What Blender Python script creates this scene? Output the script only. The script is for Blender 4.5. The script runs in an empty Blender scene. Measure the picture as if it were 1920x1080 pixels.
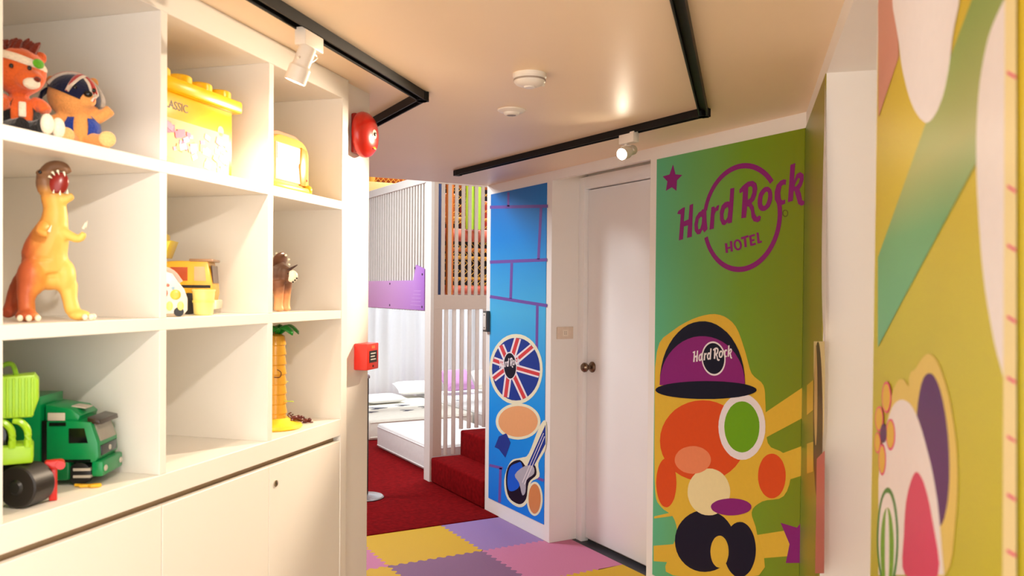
import bpy, bmesh, math, random
from mathutils import Vector, Matrix
random.seed(7)
PI = math.pi
scene = bpy.context.scene
col = scene.collection

# ---------------------------------------------------------------- camera
# World axes: x and y follow the foam-mat grid, z is up, floor at 0. The toy shelf and the
# right-hand wall run at 45 degrees to that grid.
EYE = 1.57
FPX, SHIFT = 1538.0, 25.6
yaw, pitch, roll = math.radians(-29.17), math.radians(0.757), math.radians(0.5)
def to_world(v):
    return Vector((v[0]*math.cos(yaw) - v[1]*math.sin(yaw), v[0]*math.sin(yaw) + v[1]*math.cos(yaw), v[2]))
fw = to_world((0, math.cos(pitch), -math.sin(pitch)))
up0 = to_world((0, math.sin(pitch), math.cos(pitch)))
rt0 = to_world((1, 0, 0))
rt = rt0*math.cos(roll) + up0*math.sin(roll)
upv = up0*math.cos(roll) - rt0*math.sin(roll)
cam_data = bpy.data.cameras.new('camera')
cam = bpy.data.objects.new('camera', cam_data); col.objects.link(cam)
m3 = Matrix((rt, upv, -fw)).transposed()
cam.matrix_world = Matrix.Translation((0, 0, EYE)) @ m3.to_4x4()
cam_data.sensor_width = 36.0
cam_data.lens = 36.0*FPX/1920.0
cam_data.shift_y = SHIFT/1920.0
cam_data.clip_start = 0.05
cam_data.dof.use_dof = True
cam_data.dof.focus_distance = 4.6
cam_data.dof.aperture_fstop = 5.0
scene.camera = cam

# ---------------------------------------------------------------- world, lights, exposure
R45 = math.radians(45)
def S(a, b, z=0.0):
    """shelf frame: a runs along the shelf, b runs into it"""
    return Vector(((a - b)*0.70710678, (a + b)*0.70710678, z))

world = bpy.data.worlds.new('world'); scene.world = world; world.use_nodes = True
bg = world.node_tree.nodes['Background']
bg.inputs[0].default_value = (1.0, 0.975, 0.935, 1); bg.inputs[1].default_value = 2.25

def light(name, kind, loc, power, color, target=None, **kw):
    d = bpy.data.lights.new(name, kind); d.energy = power; d.color = color
    for k, v in kw.items(): setattr(d, k, v)
    o = bpy.data.objects.new(name, d); col.objects.link(o); o.location = loc
    if target is not None:
        o.rotation_euler = (Vector(target) - Vector(loc)).to_track_quat('-Z', 'Y').to_euler()
    return o

WARM = (1.0, 0.80, 0.58)
# track lamp nearer the camera; second spot is added fill for column and murals
light('track_lamp_near_shelf', 'SPOT', S(0.75, 0.42, 2.18), 29, (1.0, 0.90, 0.78), S(1.66, 1.5, 1.30), spot_size=math.radians(50), spot_blend=0.35, shadow_soft_size=0.02)
light('fill_spot_mural', 'SPOT', S(0.45, 0.14, 2.20), 16, (1.0, 0.94, 0.87), S(3.1, 0.15, 1.30), spot_size=math.radians(66), spot_blend=0.7, shadow_soft_size=0.03)
# unseen area fills added to brighten the play room and the lower door
light('play_room_fill', 'AREA', (3.9, 7.2, 3.75), 55, (0.88, 0.94, 1.0), (3.9, 7.2, 0), shape='RECTANGLE', size=1.6, size_y=1.0)
light('play_room_fill_rear', 'AREA', (4.0, 9.4, 3.75), 125, (0.88, 0.94, 1.0), (4.0, 9.5, 0), shape='RECTANGLE', size=2.4, size_y=0.6)
light('hall_fill', 'AREA', (0.7, 6.4, 2.9), 60, (0.93, 0.97, 1.0), (1.6, 5.2, 0.6), shape='RECTANGLE', size=0.7, size_y=0.7)

scene.cycles.max_bounces = 8
scene.cycles.diffuse_bounces = 6
scene.cycles.glossy_bounces = 4
scene.view_settings.view_transform = 'Standard'
scene.view_settings.look = 'None'
scene.view_settings.exposure = 0.52
scene.view_settings.gamma = 1.0
scene.view_settings.use_curve_mapping = False

# ---------------------------------------------------------------- materials
def lin(c):
    c = c/255.0
    return c/12.92 if c <= 0.04045 else ((c + 0.055)/1.055)**2.4
def rgb(r, g, b): return (lin(r), lin(g), lin(b), 1.0)
MATS = {}
def mat(name, c, rough=0.5, metal=0.0, vary=0.04, scale=40.0, bump=0.0, spec=0.5, sheen=0.0, trans=0.0, emit=0.0, coat=0.0):
    if name in MATS: return MATS[name]
    m = bpy.data.materials.new(name); m.use_nodes = True
    nt = m.node_tree; p = nt.nodes['Principled BSDF']
    p.inputs['Roughness'].default_value = rough
    p.inputs['Metallic'].default_value = metal
    p.inputs['Specular IOR Level'].default_value = spec
    if sheen: p.inputs['Sheen Weight'].default_value = sheen
    if trans: p.inputs['Transmission Weight'].default_value = trans
    if coat: p.inputs['Coat Weight'].default_value = coat
    tc = nt.nodes.new('ShaderNodeTexCoord')
    nz = nt.nodes.new('ShaderNodeTexNoise'); nz.inputs['Scale'].default_value = scale; nz.inputs['Detail'].default_value = 4
    nt.links.new(tc.outputs['Object'], nz.inputs['Vector'])
    rp = nt.nodes.new('ShaderNodeValToRGB')
    rp.color_ramp.elements[0].position = 0.3; rp.color_ramp.elements[1].position = 0.7
    rp.color_ramp.elements[0].color = tuple(max(0, v*(1 - vary)) for v in c[:3]) + (1,)
    rp.color_ramp.elements[1].color = tuple(min(1, v*(1 + vary)) for v in c[:3]) + (1,)
    nt.links.new(nz.outputs['Fac'], rp.inputs['Fac'])
    nt.links.new(rp.outputs['Color'], p.inputs['Base Color'])
    if bump:
        bn = nt.nodes.new('ShaderNodeBump'); bn.inputs['Strength'].default_value = bump; bn.inputs['Distance'].default_value = 0.004
        nt.links.new(nz.outputs['Fac'], bn.inputs['Height']); nt.links.new(bn.outputs['Normal'], p.inputs['Normal'])
    if emit:
        p.inputs['Emission Color'].default_value = c; p.inputs['Emission Strength'].default_value = emit
    MATS[name] = m
    return m
def gradient_mat(name, stops, axis, lo, hi, rough=0.4, noise=0.0):
    """printed or moulded colour that runs along one object axis"""
    m = bpy.data.materials.new(name); m.use_nodes = True
    nt = m.node_tree; p = nt.nodes['Principled BSDF']; p.inputs['Roughness'].default_value = rough; p.inputs['Specular IOR Level'].default_value = 0.3
    tc = nt.nodes.new('ShaderNodeTexCoord'); sx = nt.nodes.new('ShaderNodeSeparateXYZ')
    nt.links.new(tc.outputs['Object'], sx.inputs[0])
    mr = nt.nodes.new('ShaderNodeMapRange'); mr.inputs['From Min'].default_value = lo; mr.inputs['From Max'].default_value = hi
    src = sx.outputs['XYZ'.index(axis)]
    if noise:
        nz = nt.nodes.new('ShaderNodeTexNoise'); nz.inputs['Scale'].default_value = 30
        nt.links.new(tc.outputs['Object'], nz.inputs['Vector'])
        ml = nt.nodes.new('ShaderNodeMath'); ml.operation = 'MULTIPLY_ADD'; ml.inputs[1].default_value = noise
        nt.links.new(nz.outputs['Fac'], ml.inputs[0]); nt.links.new(src, ml.inputs[2]); src = ml.outputs[0]
    nt.links.new(src, mr.inputs['Value'])
    rp = nt.nodes.new('ShaderNodeValToRGB'); cr = rp.color_ramp
    cr.elements[0].position = stops[0][0]; cr.elements[0].color = stops[0][1]
    cr.elements[1].position = stops[-1][0]; cr.elements[1].color = stops[-1][1]
    for pos, c in stops[1:-1]:
        e = cr.elements.new(pos); e.color = c
    nt.links.new(mr.outputs[0], rp.inputs['Fac']); nt.links.new(rp.outputs[0], p.inputs['Base Color'])
    return m

PAINT = mat('white_paint', rgb(243, 240, 236), 0.45, vary=0.012, scale=3, bump=0.02)
CEIL = mat('ceiling_paint', rgb(250, 228, 196), 0.42, vary=0.012, scale=2.5, bump=0.02, spec=0.6)
SHELF = mat('shelf_laminate', rgb(243, 239, 232), 0.35, vary=0.01, scale=4)
DOORP = mat('door_paint', rgb(243, 242, 242), 0.35, vary=0.012, scale=3)
BLACK = mat('black_metal', rgb(16, 14, 14), 0.5, vary=0.1, spec=0.25)
BLACKP = mat('black_plastic', rgb(22, 21, 22), 0.4, vary=0.1)
WHITEP = mat('white_plastic', rgb(240, 236, 230), 0.35, vary=0.015)
CHROME = mat('brushed_steel', rgb(175, 168, 160), 0.28, 1.0)
BRONZE = mat('bronze_metal', rgb(125, 105, 88), 0.25, 1.0)

# ---------------------------------------------------------------- mesh helpers
class MB:
    def __init__(self): self.bm = bmesh.new()
    def _xf(self, verts, M):
        if M is not None: bmesh.ops.transform(self.bm, matrix=M, verts=verts)
    def _merge(self, tmp, M):
        if M is not None: bmesh.ops.transform(tmp, matrix=M, verts=tmp.verts)
        me = bpy.data.meshes.new('t'); tmp.to_mesh(me); tmp.free(); self.bm.from_mesh(me); bpy.data.meshes.remove(me)
    def box(self, x0, x1, y0, y1, z0, z1, bev=0.0, M=None, seg=2):
        t = bmesh.new()
        bmesh.ops.create_cube(t, size=1.0)
        for v in t.verts:
            v.co = Vector((x0 + (v.co.x + .5)*(x1 - x0), y0 + (v.co.y + .5)*(y1 - y0), z0 + (v.co.z + .5)*(z1 - z0)))
        if bev: bmesh.ops.bevel(t, geom=t.edges[:] , offset=bev, segments=seg, affect='EDGES', profile=0.5)
        self._merge(t, M); return self
    def cyl(self, p0, p1, r0, r1=None, n=20, caps=True):
        p0, p1 = Vector(p0), Vector(p1); r1 = r0 if r1 is None else r1
        d = p1 - p0; t = bmesh.new()
        bmesh.ops.create_cone(t, cap_ends=caps, segments=n, radius1=r0, radius2=r1, depth=d.length)
        M = Matrix.Translation((p0 + p1)/2) @ d.to_track_quat('Z', 'Y').to_matrix().to_4x4()
        self._merge(t, M); return self
    def ell(self, c, rx, ry, rz, M=None, n=18, m=12):
        t = bmesh.new(); bmesh.ops.create_uvsphere(t, u_segments=n, v_segments=m, radius=1.0)
        for v in t.verts: v.co = Vector((v.co.x*rx, v.co.y*ry, v.co.z*rz))
        MM = Matrix.Translation(c)
        if M is not None: MM = MM @ M
        self._merge(t, MM); return self
    def lathe(self, prof, n=28, M=None, close=False):
        t = bmesh.new(); rings = []
        for r, z in prof:
            if r < 1e-6: rings.append([t.verts.new((0, 0, z))])
            else: rings.append([t.verts.new((r*math.cos(2*PI*i/n), r*math.sin(2*PI*i/n), z)) for i in range(n)])
        for A_, B_ in zip(rings, rings[1:]):
            for i in range(n):
                j = (i + 1) % n
                if len(A_) == 1 and len(B_) == 1: continue
                if len(A_) == 1: t.faces.new((A_[0], B_[i], B_[j]))
                elif len(B_) == 1: t.faces.new((A_[i], B_[0], A_[j]))
                else: t.faces.new((A_[i], B_[i], B_[j], A_[j]))
        bmesh.ops.recalc_face_normals(t, faces=t.faces[:])
        self._merge(t, M); return self
    def tube(self, pts, rad, n=10, flat=1.0, M=None, smooth=4):
        P = [Vector(p) for p in pts]; R_ = rad if isinstance(rad, (list, tuple)) else [rad]*len(P)
        if smooth > 1 and len(P) > 2:
            Q, RR = [], []
            for i in range(len(P) - 1):
                a, b, c, d = P[max(i-1, 0)], P[i], P[i+1], P[min(i+2, len(P)-1)]
                for k in range(smooth):
                    t = k/smooth
                    Q.append(.5*((2*b) + (c - a)*t + (2*a - 5*b + 4*c - d)*t*t + (3*b - a - 3*c + d)*t**3)); RR.append(R_[i]*(1-t) + R_[i+1]*t)
            Q.append(P[-1]); RR.append(R_[-1]); P, R_ = Q, RR
        t = bmesh.new(); rings = []; up = Vector((0.03, 0.05, 1))
        for i, p in enumerate(P):
            d = (P[min(i+1, len(P)-1)] - P[max(i-1, 0)]).normalized()
            x = d.cross(up)
            if x.length < 1e-3: x = d.cross(Vector((1, 0, 0)))
            x.normalize(); y = x.cross(d).normalized()
            if rings and lastx.dot(x) < 0: x, y = -x, -y
            lastx = x
            rings.append([t.verts.new(p + (x*math.cos(2*PI*k/n)*R_[i] + y*math.sin(2*PI*k/n)*R_[i]*flat)) for k in range(n)])
        for A_, B_ in zip(rings, rings[1:]):
            for k in range(n): t.faces.new((A_[k], A_[(k+1) % n], B_[(k+1) % n], B_[k]))
        t.faces.new(rings[0][::-1]); t.faces.new(rings[-1])
        bmesh.ops.recalc_face_normals(t, faces=t.faces[:])
        self._merge(t, M); return self
    def prism(self, poly, h0, h1, plane='xy', bev=0.0, M=None):
        """polygon in a coordinate plane, extruded from h0 to h1 along the third axis"""
        t = bmesh.new()
        def P(p, h): return {'xy': (p[0], p[1], h), 'xz': (p[0], h, p[1]), 'yz': (h, p[0], p[1])}[plane]
        lo = [t.verts.new(P(p, h0)) for p in poly]; hi = [t.verts.new(P(p, h1)) for p in poly]
        n = len(poly)
        f0 = t.faces.new(lo); f1 = t.faces.new(hi[::-1])
        for i in range(n): t.faces.new((lo[i], hi[i], hi[(i+1) % n], lo[(i+1) % n]))
        bmesh.ops.recalc_face_normals(t, faces=t.faces[:])
        if bev: bmesh.ops.bevel(t, geom=list(set(list(f0.edges) + list(f1.edges))), offset=bev, segments=2, affect='EDGES', profile=0.5)
        if n > 4: bmesh.ops.triangulate(t, faces=[f for f in t.faces if len(f.verts) > 4])
        self._merge(t, M); return self
    def quad(self, a, b, c, d):
        vs = [self.bm.verts.new(p) for p in (a, b, c, d)]; self.bm.faces.new(vs); return self
    def build(self, name, material, parent=None, smooth=True, angle=35):
        me = bpy.data.meshes.new(name); self.bm.to_mesh(me); self.bm.free()
        me.materials.append(material)
        if smooth:
            me.polygons.foreach_set('use_smooth', [True]*len(me.polygons))
            me.set_sharp_from_angle(angle=math.radians(angle))
        o = bpy.data.objects.new(name, me); col.objects.link(o)
        if parent is not None: o.parent = parent
        return o
    def fuse(self, name, material, parent=None, voxel=0.004, iters=6):
        """one continuous skin from overlapping lumps"""
        o = self.build(name, material, parent)
        r = o.modifiers.new('r', 'REMESH'); r.mode = 'VOXEL'; r.voxel_size = voxel; r.use_smooth_shade = True
        s = o.modifiers.new('s', 'SMOOTH'); s.factor = 0.5; s.iterations = iters
        dg = bpy.context.evaluated_depsgraph_get(); dg.update()
        me = bpy.data.meshes.new_from_object(o.evaluated_get(dg))
        old = o.data; o.modifiers.clear(); o.data = me; bpy.data.meshes.remove(old)
        me.name = name
        me.polygons.foreach_set('use_smooth', [True]*len(me.polygons))
        if not me.materials: me.materials.append(material)
        return o

def tag(o, label, cat=None, group=None):
    o['label'] = label
    if cat: o['category'] = cat
    if group: o['group'] = group
    return o
def struct(o, label=None):
    o['kind'] = 'structure'
    if label: o['label'] = label
    return o
def thing(name, label, cat, loc=(0, 0, 0), rz=0.0, group=None):
    o = bpy.data.objects.new(name, None); col.objects.link(o)
    o.location = loc; o.rotation_euler = (0, 0, rz); o.empty_display_size = 0.05
    return tag(o, label, cat, group)
def copy_tree(o, parent=None):
    c = o.copy(); col.objects.link(c); c.parent = parent
    for ch in list(o.children): copy_tree(ch, c)
    return c
def curve_mesh(name, loops, thick, material, parent, M):
    """flat shape with holes (loops of 2-D points) of real thickness, placed by M"""
    cu = bpy.data.curves.new(name, 'CURVE'); cu.dimensions = '2D'; cu.fill_mode = 'BOTH'; cu.extrude = thick/2
    for lp in loops:
        sp = cu.splines.new('POLY'); sp.points.add(len(lp) - 1)
        for p, q in zip(sp.points, lp): p.co = (q[0], q[1], 0, 1)
        sp.use_cyclic_u = True
    tmp = bpy.data.objects.new(name, cu); col.objects.link(tmp)
    dg = bpy.context.evaluated_depsgraph_get()
    me = bpy.data.meshes.new_from_object(tmp.evaluated_get(dg))
    bpy.data.objects.remove(tmp); bpy.data.curves.remove(cu)
    me.name = name; me.materials.clear(); me.materials.append(material)
    me.transform(M)
    o = bpy.data.objects.new(name, me); col.objects.link(o); o.parent = parent
    return o
def text_mesh(name, s, size, thick, material, parent, M, align='LEFT'):
    cu = bpy.data.curves.new(name, 'FONT'); cu.body = s; cu.size = size; cu.extrude = thick/2; cu.align_x = align
    tmp = bpy.data.objects.new(name, cu); col.objects.link(tmp)
    dg = bpy.context.evaluated_depsgraph_get(); dg.update()
    me = bpy.data.meshes.new_from_object(tmp.evaluated_get(dg))
    bpy.data.objects.remove(tmp); bpy.data.curves.remove(cu)
    me.name = name; me.materials.clear(); me.materials.append(material); me.transform(M)
    o = bpy.data.objects.new(name, me); col.objects.link(o); o.parent = parent
    return o
def frame(ox, oy, oz, X, Y):
    X, Y = Vector(X), Vector(Y); Z = X.cross(Y)
    return Matrix.Translation((ox, oy, oz)) @ Matrix((X, Y, Z)).transposed().to_4x4()
SF = Matrix.Rotation(R45, 4, 'Z')      # shelf frame -> world

# ================================================================ THE SETTING
WX = 2.696            # face of the wall with the murals and the door
CZ = 2.315            # ceiling
FZ = 2.25             # underside of the fascia, top of the murals
struct(MB().box(-2.6, 6.5, -1.2, 10.4, -0.15, -0.012).build('floor', mat('floor_bounce', rgb(200, 172, 146), 0.6, vary=0.05, scale=12, bump=0.05)), 'pale floor under the mats and carpet')  # unseen floor made pale to bounce light onto the ceiling
struct(MB().box(2.862, 2.965, 3.37, 4.33, -0.012, -0.002).build('trim_2', mat('threshold_grey', rgb(44, 44, 52), 0.5, vary=0.1)), 'dark threshold strip under the white door')
struct(MB().box(-2.6, 6.5, -1.2, 5.2, CZ, CZ + 0.12).build('ceiling', CEIL), 'smooth cream painted ceiling')
w = MB()
w.box(WX, 3.05, 4.33, 5.205, 0, CZ).box(WX, 3.05, 2.1, 3.37, 0, CZ).box(2.965, 3.05, 3.37, 4.33, 0, CZ)
w.box(WX, WX + 0.03, 3.37, 4.33, FZ + 0.008, CZ)
w.box(3.05, 6.5, 5.1, 5.205, 0, CZ)
struct(w.build('wall_right', PAINT), 'white painted wall with the recessed door')
w = MB()
w.box(2.705, 3.75, -0.7, -0.235, 0, FZ, M=SF).box(0.6, 1.66, -0.7, -0.235, 0, FZ, M=SF)
w.box(0.6, 3.75, -0.7, -0.235, FZ, CZ, M=SF).box(1.66, 2.705, -0.7, -0.62, 0, FZ, M=SF)
struct(w.build('wall_diagonal', PAINT), 'white painted wall running at an angle, with a deep opening')
struct(MB().box(1.654, 1.670, -0.262, -0.2325, 0, FZ, bev=0.002, M=SF).build('trim_1', PAINT), 'slim white edge strip beside the yellow mural')
w = MB()
w.box(2.66, 2.868, 1.385, 2.3, 0, CZ, M=SF).box(0.7, 2.66, 1.9, 2.0, 0, CZ, M=SF).box(-1.6, 0.755, 1.365, 2.0, 0, CZ, M=SF)  # last box: unseen stretch added to block world light from the cubbies
struct(w.build('wall_left', PAINT), 'white painted wall end beside the toy shelf')
struct(MB().box(-2.6, 6.5, 10.3, 10.4, 0, 3.95).build('wall_back', mat('play_wall', rgb(226, 224, 220), 0.6, vary=0.02, scale=3)), 'pale wall at the back of the play room')
struct(MB().box(6.4, 6.5, 5.2, 10.3, 0, 3.95).build('wall_far_right', MATS['play_wall']))
struct(MB().box(-2.7, -2.6, 2.0, 10.4, 0, 3.95).build('wall_far_left', MATS['play_wall']))
struct(MB().box(-2.6, 6.4, 5.1, 5.2, CZ + 0.12, 3.95).build('wall_bulkhead', MATS['play_wall']))
struct(MB().box(-2.6, 6.4, 5.2, 10.3, 3.85, 3.95).build('ceiling_play_room', MATS['play_wall']))

# door in its recess
d = MB().box(2.925, 2.962, 3.44, 4.266, 0.022, 2.205, bev=0.003).build('door_1', DOORP)
struct(d, 'plain white door with a round metal knob')
fr = MB()
fr.box(2.895, 2.95, 4.268, 4.33, -0.005, 2.285, bev=0.004).box(2.895, 2.95, 3.37, 3.436, -0.005, 2.285, bev=0.004).box(2.895, 2.95, 3.436, 4.268, 2.21, 2.285, bev=0.004)
fr.build('door_frame', DOORP, d)
rose = MB().lathe([(0, 0), (0.034, 0), (0.034, 0.006), (0.026, 0.014), (0.012, 0.018), (0.012, 0.034), (0.02, 0.040), (0.029, 0.052), (0.030, 0.064), (0.022, 0.076), (0.010, 0.080), (0, 0.080)], 28,
    M=frame(2.925, 4.205, 1.10, (0, 0, 1), (0, 1, 0)))
rose.build('door_knob', BRONZE, d)

# ================================================================ MURALS AND PRINTS
LOGO = [('H',[[(3.152,1.958),(3.144,1.972),(3.113,1.984),(3.096,1.987),(3.103,1.917),(3.069,1.925),(3.062,1.993),(3.037,1.998),(3.044,1.839),(3.078,1.835),(3.072,1.896),(3.102,1.892),(3.108,1.830),(3.138,1.826),(3.126,1.953)]]),('a',[[(2.946,1.966),(2.942,1.908),(2.935,1.869),(2.957,1.854),(2.969,1.869),(2.985,1.849),(3.006,1.848),(3.024,1.867),(3.027,1.899),(3.017,1.932),(2.996,1.953),(2.978,1.958),(2.974,1.965)],[(2.981,1.932),(2.997,1.920),(3.003,1.892),(2.999,1.871),(2.986,1.874),(2.976,1.895),(2.973,1.926)]]),('r',[[(2.911,1.970),(2.892,1.973),(2.886,1.963),(2.872,1.975),(2.859,1.977),(2.864,1.952),(2.880,1.949),(2.889,1.935),(2.893,1.869),(2.922,1.865)]]),('d',[[(2.789,2.045),(2.763,2.046),(2.769,1.965),(2.776,1.889),(2.800,1.886),(2.803,1.894),(2.820,1.880),(2.838,1.883),(2.853,1.907),(2.855,1.942),(2.843,1.972),(2.822,1.986),(2.801,1.988),(2.793,1.985)],[(2.804,1.963),(2.822,1.955),(2.830,1.930),(2.828,1.908),(2.816,1.902),(2.804,1.916),(2.799,1.953)]]),('R',[[(2.732,2.021),(2.731,2.035),(2.711,2.050),(2.681,2.064),(2.652,2.065),(2.63,2.051),(2.624,2.029),(2.629,2.001),(2.641,1.978),(2.657,1.967),(2.644,1.95),(2.637,1.920),(2.624,1.903),(2.611,1.909),(2.600,1.903),(2.605,1.887),(2.620,1.880),(2.643,1.885),(2.656,1.903),(2.660,1.932),(2.672,1.952),(2.683,1.955),(2.689,1.905),(2.718,1.904),(2.710,2.023),(2.724,2.017)],[(2.678,2.039),(2.680,1.982),(2.664,1.990),(2.653,2.013),(2.652,2.034),(2.662,2.043)]]),('o',[[(2.573,2.030),(2.561,2.029),(2.551,2.023),(2.543,2.014),(2.538,2.001),(2.537,1.985),(2.539,1.969),(2.545,1.954),(2.552,1.942),(2.564,1.933),(2.577,1.927),(2.590,1.926),(2.602,1.929),(2.612,1.937),(2.618,1.947),(2.621,1.961),(2.621,1.976),(2.618,1.991),(2.613,2.004),(2.604,2.015),(2.594,2.023),(2.584,2.029)],[(2.575,2.007),(2.583,2.001),(2.591,1.992),(2.594,1.978),(2.595,1.964),(2.593,1.955),(2.589,1.95),(2.583,1.948),(2.576,1.951),(2.57,1.959),(2.564,1.971),(2.561,1.986),(2.561,1.999),(2.563,2.005),(2.566,2.008),(2.570,2.009)]]),('c',[[(2.461,2.048),(2.464,2.025),(2.473,2.030),(2.486,2.024),(2.493,1.997),(2.489,1.969),(2.479,1.962),(2.466,1.966),(2.465,1.948),(2.486,1.943),(2.510,1.950),(2.524,1.972),(2.524,2.004),(2.514,2.031),(2.494,2.047),(2.476,2.051)]]),('k',[[(2.440,2.107),(2.414,2.112),(2.420,2.039),(2.406,2.065),(2.387,2.071),(2.37,2.060),(2.369,2.038),(2.380,2.012),(2.391,2.000),(2.382,1.981),(2.376,1.954),(2.364,1.950),(2.365,1.935),(2.379,1.931),(2.396,1.940),(2.405,1.965),(2.417,1.998),(2.421,1.994),(2.425,1.956),(2.451,1.952)],[(2.396,2.048),(2.409,2.033),(2.418,2.014),(2.406,2.015),(2.393,2.029),(2.389,2.044)]])]
HOTEL = [('H',[[[(2.820,1.797),(2.813,1.752),(2.798,1.752),(2.804,1.797)]],[[(2.788,1.805),(2.782,1.757),(2.767,1.757),(2.773,1.805)]],[[(2.808,1.768),(2.774,1.774),(2.778,1.782),(2.812,1.776)]]]),('O',[[[(2.713,1.788),(2.712,1.781),(2.713,1.775),(2.716,1.769),(2.721,1.765),(2.726,1.762),(2.732,1.761),(2.739,1.761),(2.746,1.763),(2.752,1.767),(2.757,1.772),(2.761,1.778),(2.763,1.785),(2.764,1.791),(2.763,1.798),(2.76,1.803),(2.755,1.808),(2.75,1.810),(2.743,1.812),(2.736,1.811),(2.730,1.809),(2.724,1.805),(2.719,1.800),(2.715,1.794)],[(2.725,1.787),(2.725,1.783),(2.725,1.779),(2.726,1.775),(2.728,1.772),(2.731,1.770),(2.734,1.77),(2.738,1.770),(2.741,1.771),(2.744,1.774),(2.747,1.777),(2.749,1.781),(2.750,1.785),(2.751,1.790),(2.751,1.794),(2.749,1.797),(2.747,1.800),(2.744,1.802),(2.741,1.803),(2.738,1.802),(2.734,1.801),(2.731,1.798),(2.729,1.795),(2.726,1.791)]]]),('T',[[[(2.716,1.809),(2.671,1.817),(2.675,1.827),(2.720,1.819)]],[[(2.702,1.817),(2.696,1.773),(2.681,1.774),(2.688,1.817)]]]),('E',[[[(2.670,1.824),(2.662,1.778),(2.648,1.779),(2.656,1.825)]],[[(2.661,1.817),(2.633,1.821),(2.636,1.830),(2.665,1.825)]],[[(2.658,1.796),(2.635,1.800),(2.638,1.808),(2.661,1.804)]],[[(2.654,1.777),(2.627,1.782),(2.631,1.791),(2.658,1.786)]]]),('L',[[[(2.626,1.835),(2.619,1.787),(2.605,1.787),(2.613,1.835)]],[[(2.612,1.786),(2.592,1.790),(2.595,1.799),(2.616,1.794)]]])]
REG = [[(2.449,1.906),(2.450,1.901),(2.452,1.897),(2.455,1.894),(2.460,1.892),(2.464,1.891),(2.469,1.892),(2.473,1.895),(2.477,1.899),(2.479,1.903),(2.480,1.908),(2.479,1.913),(2.477,1.917),(2.474,1.920),(2.47,1.922),(2.465,1.922),(2.460,1.921),(2.456,1.919),(2.452,1.915),(2.450,1.910)],[(2.453,1.906),(2.454,1.902),(2.455,1.899),(2.458,1.897),(2.461,1.895),(2.464,1.895),(2.468,1.896),(2.471,1.898),(2.474,1.901),(2.475,1.904),(2.476,1.908),(2.475,1.911),(2.474,1.915),(2.471,1.917),(2.468,1.918),(2.465,1.919),(2.461,1.918),(2.458,1.916),(2.456,1.913),(2.454,1.910)]]
STAR1 = [(3.188,2.207),(3.169,2.155),(3.118,2.146),(3.157,2.124),(3.160,2.072),(3.196,2.094),(3.241,2.080),(3.230,2.127),(3.267,2.156),(3.214,2.160)]
STAR2 = [(2.468,0.596),(2.380,0.598),(2.334,0.656),(2.330,0.459),(2.339,0.463),(2.437,0.434),(2.418,0.519)]
RAYS = [[(2.569,1.047),(2.343,1.194),(2.341,1.067),(2.567,0.938)],[(2.544,0.854),(2.494,0.878),(2.336,0.952),(2.334,0.830),(2.415,0.793),(2.542,0.734)],[(2.663,0.485),(2.439,0.571),(2.330,0.619),(2.328,0.499),(2.431,0.464),(2.661,0.383)],[(3.307,0.266),(3.106,0.332),(3.105,0.237),(3.305,0.187)],[(3.305,0.418),(3.013,0.533),(3.013,0.505),(3.305,0.407)]]
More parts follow.
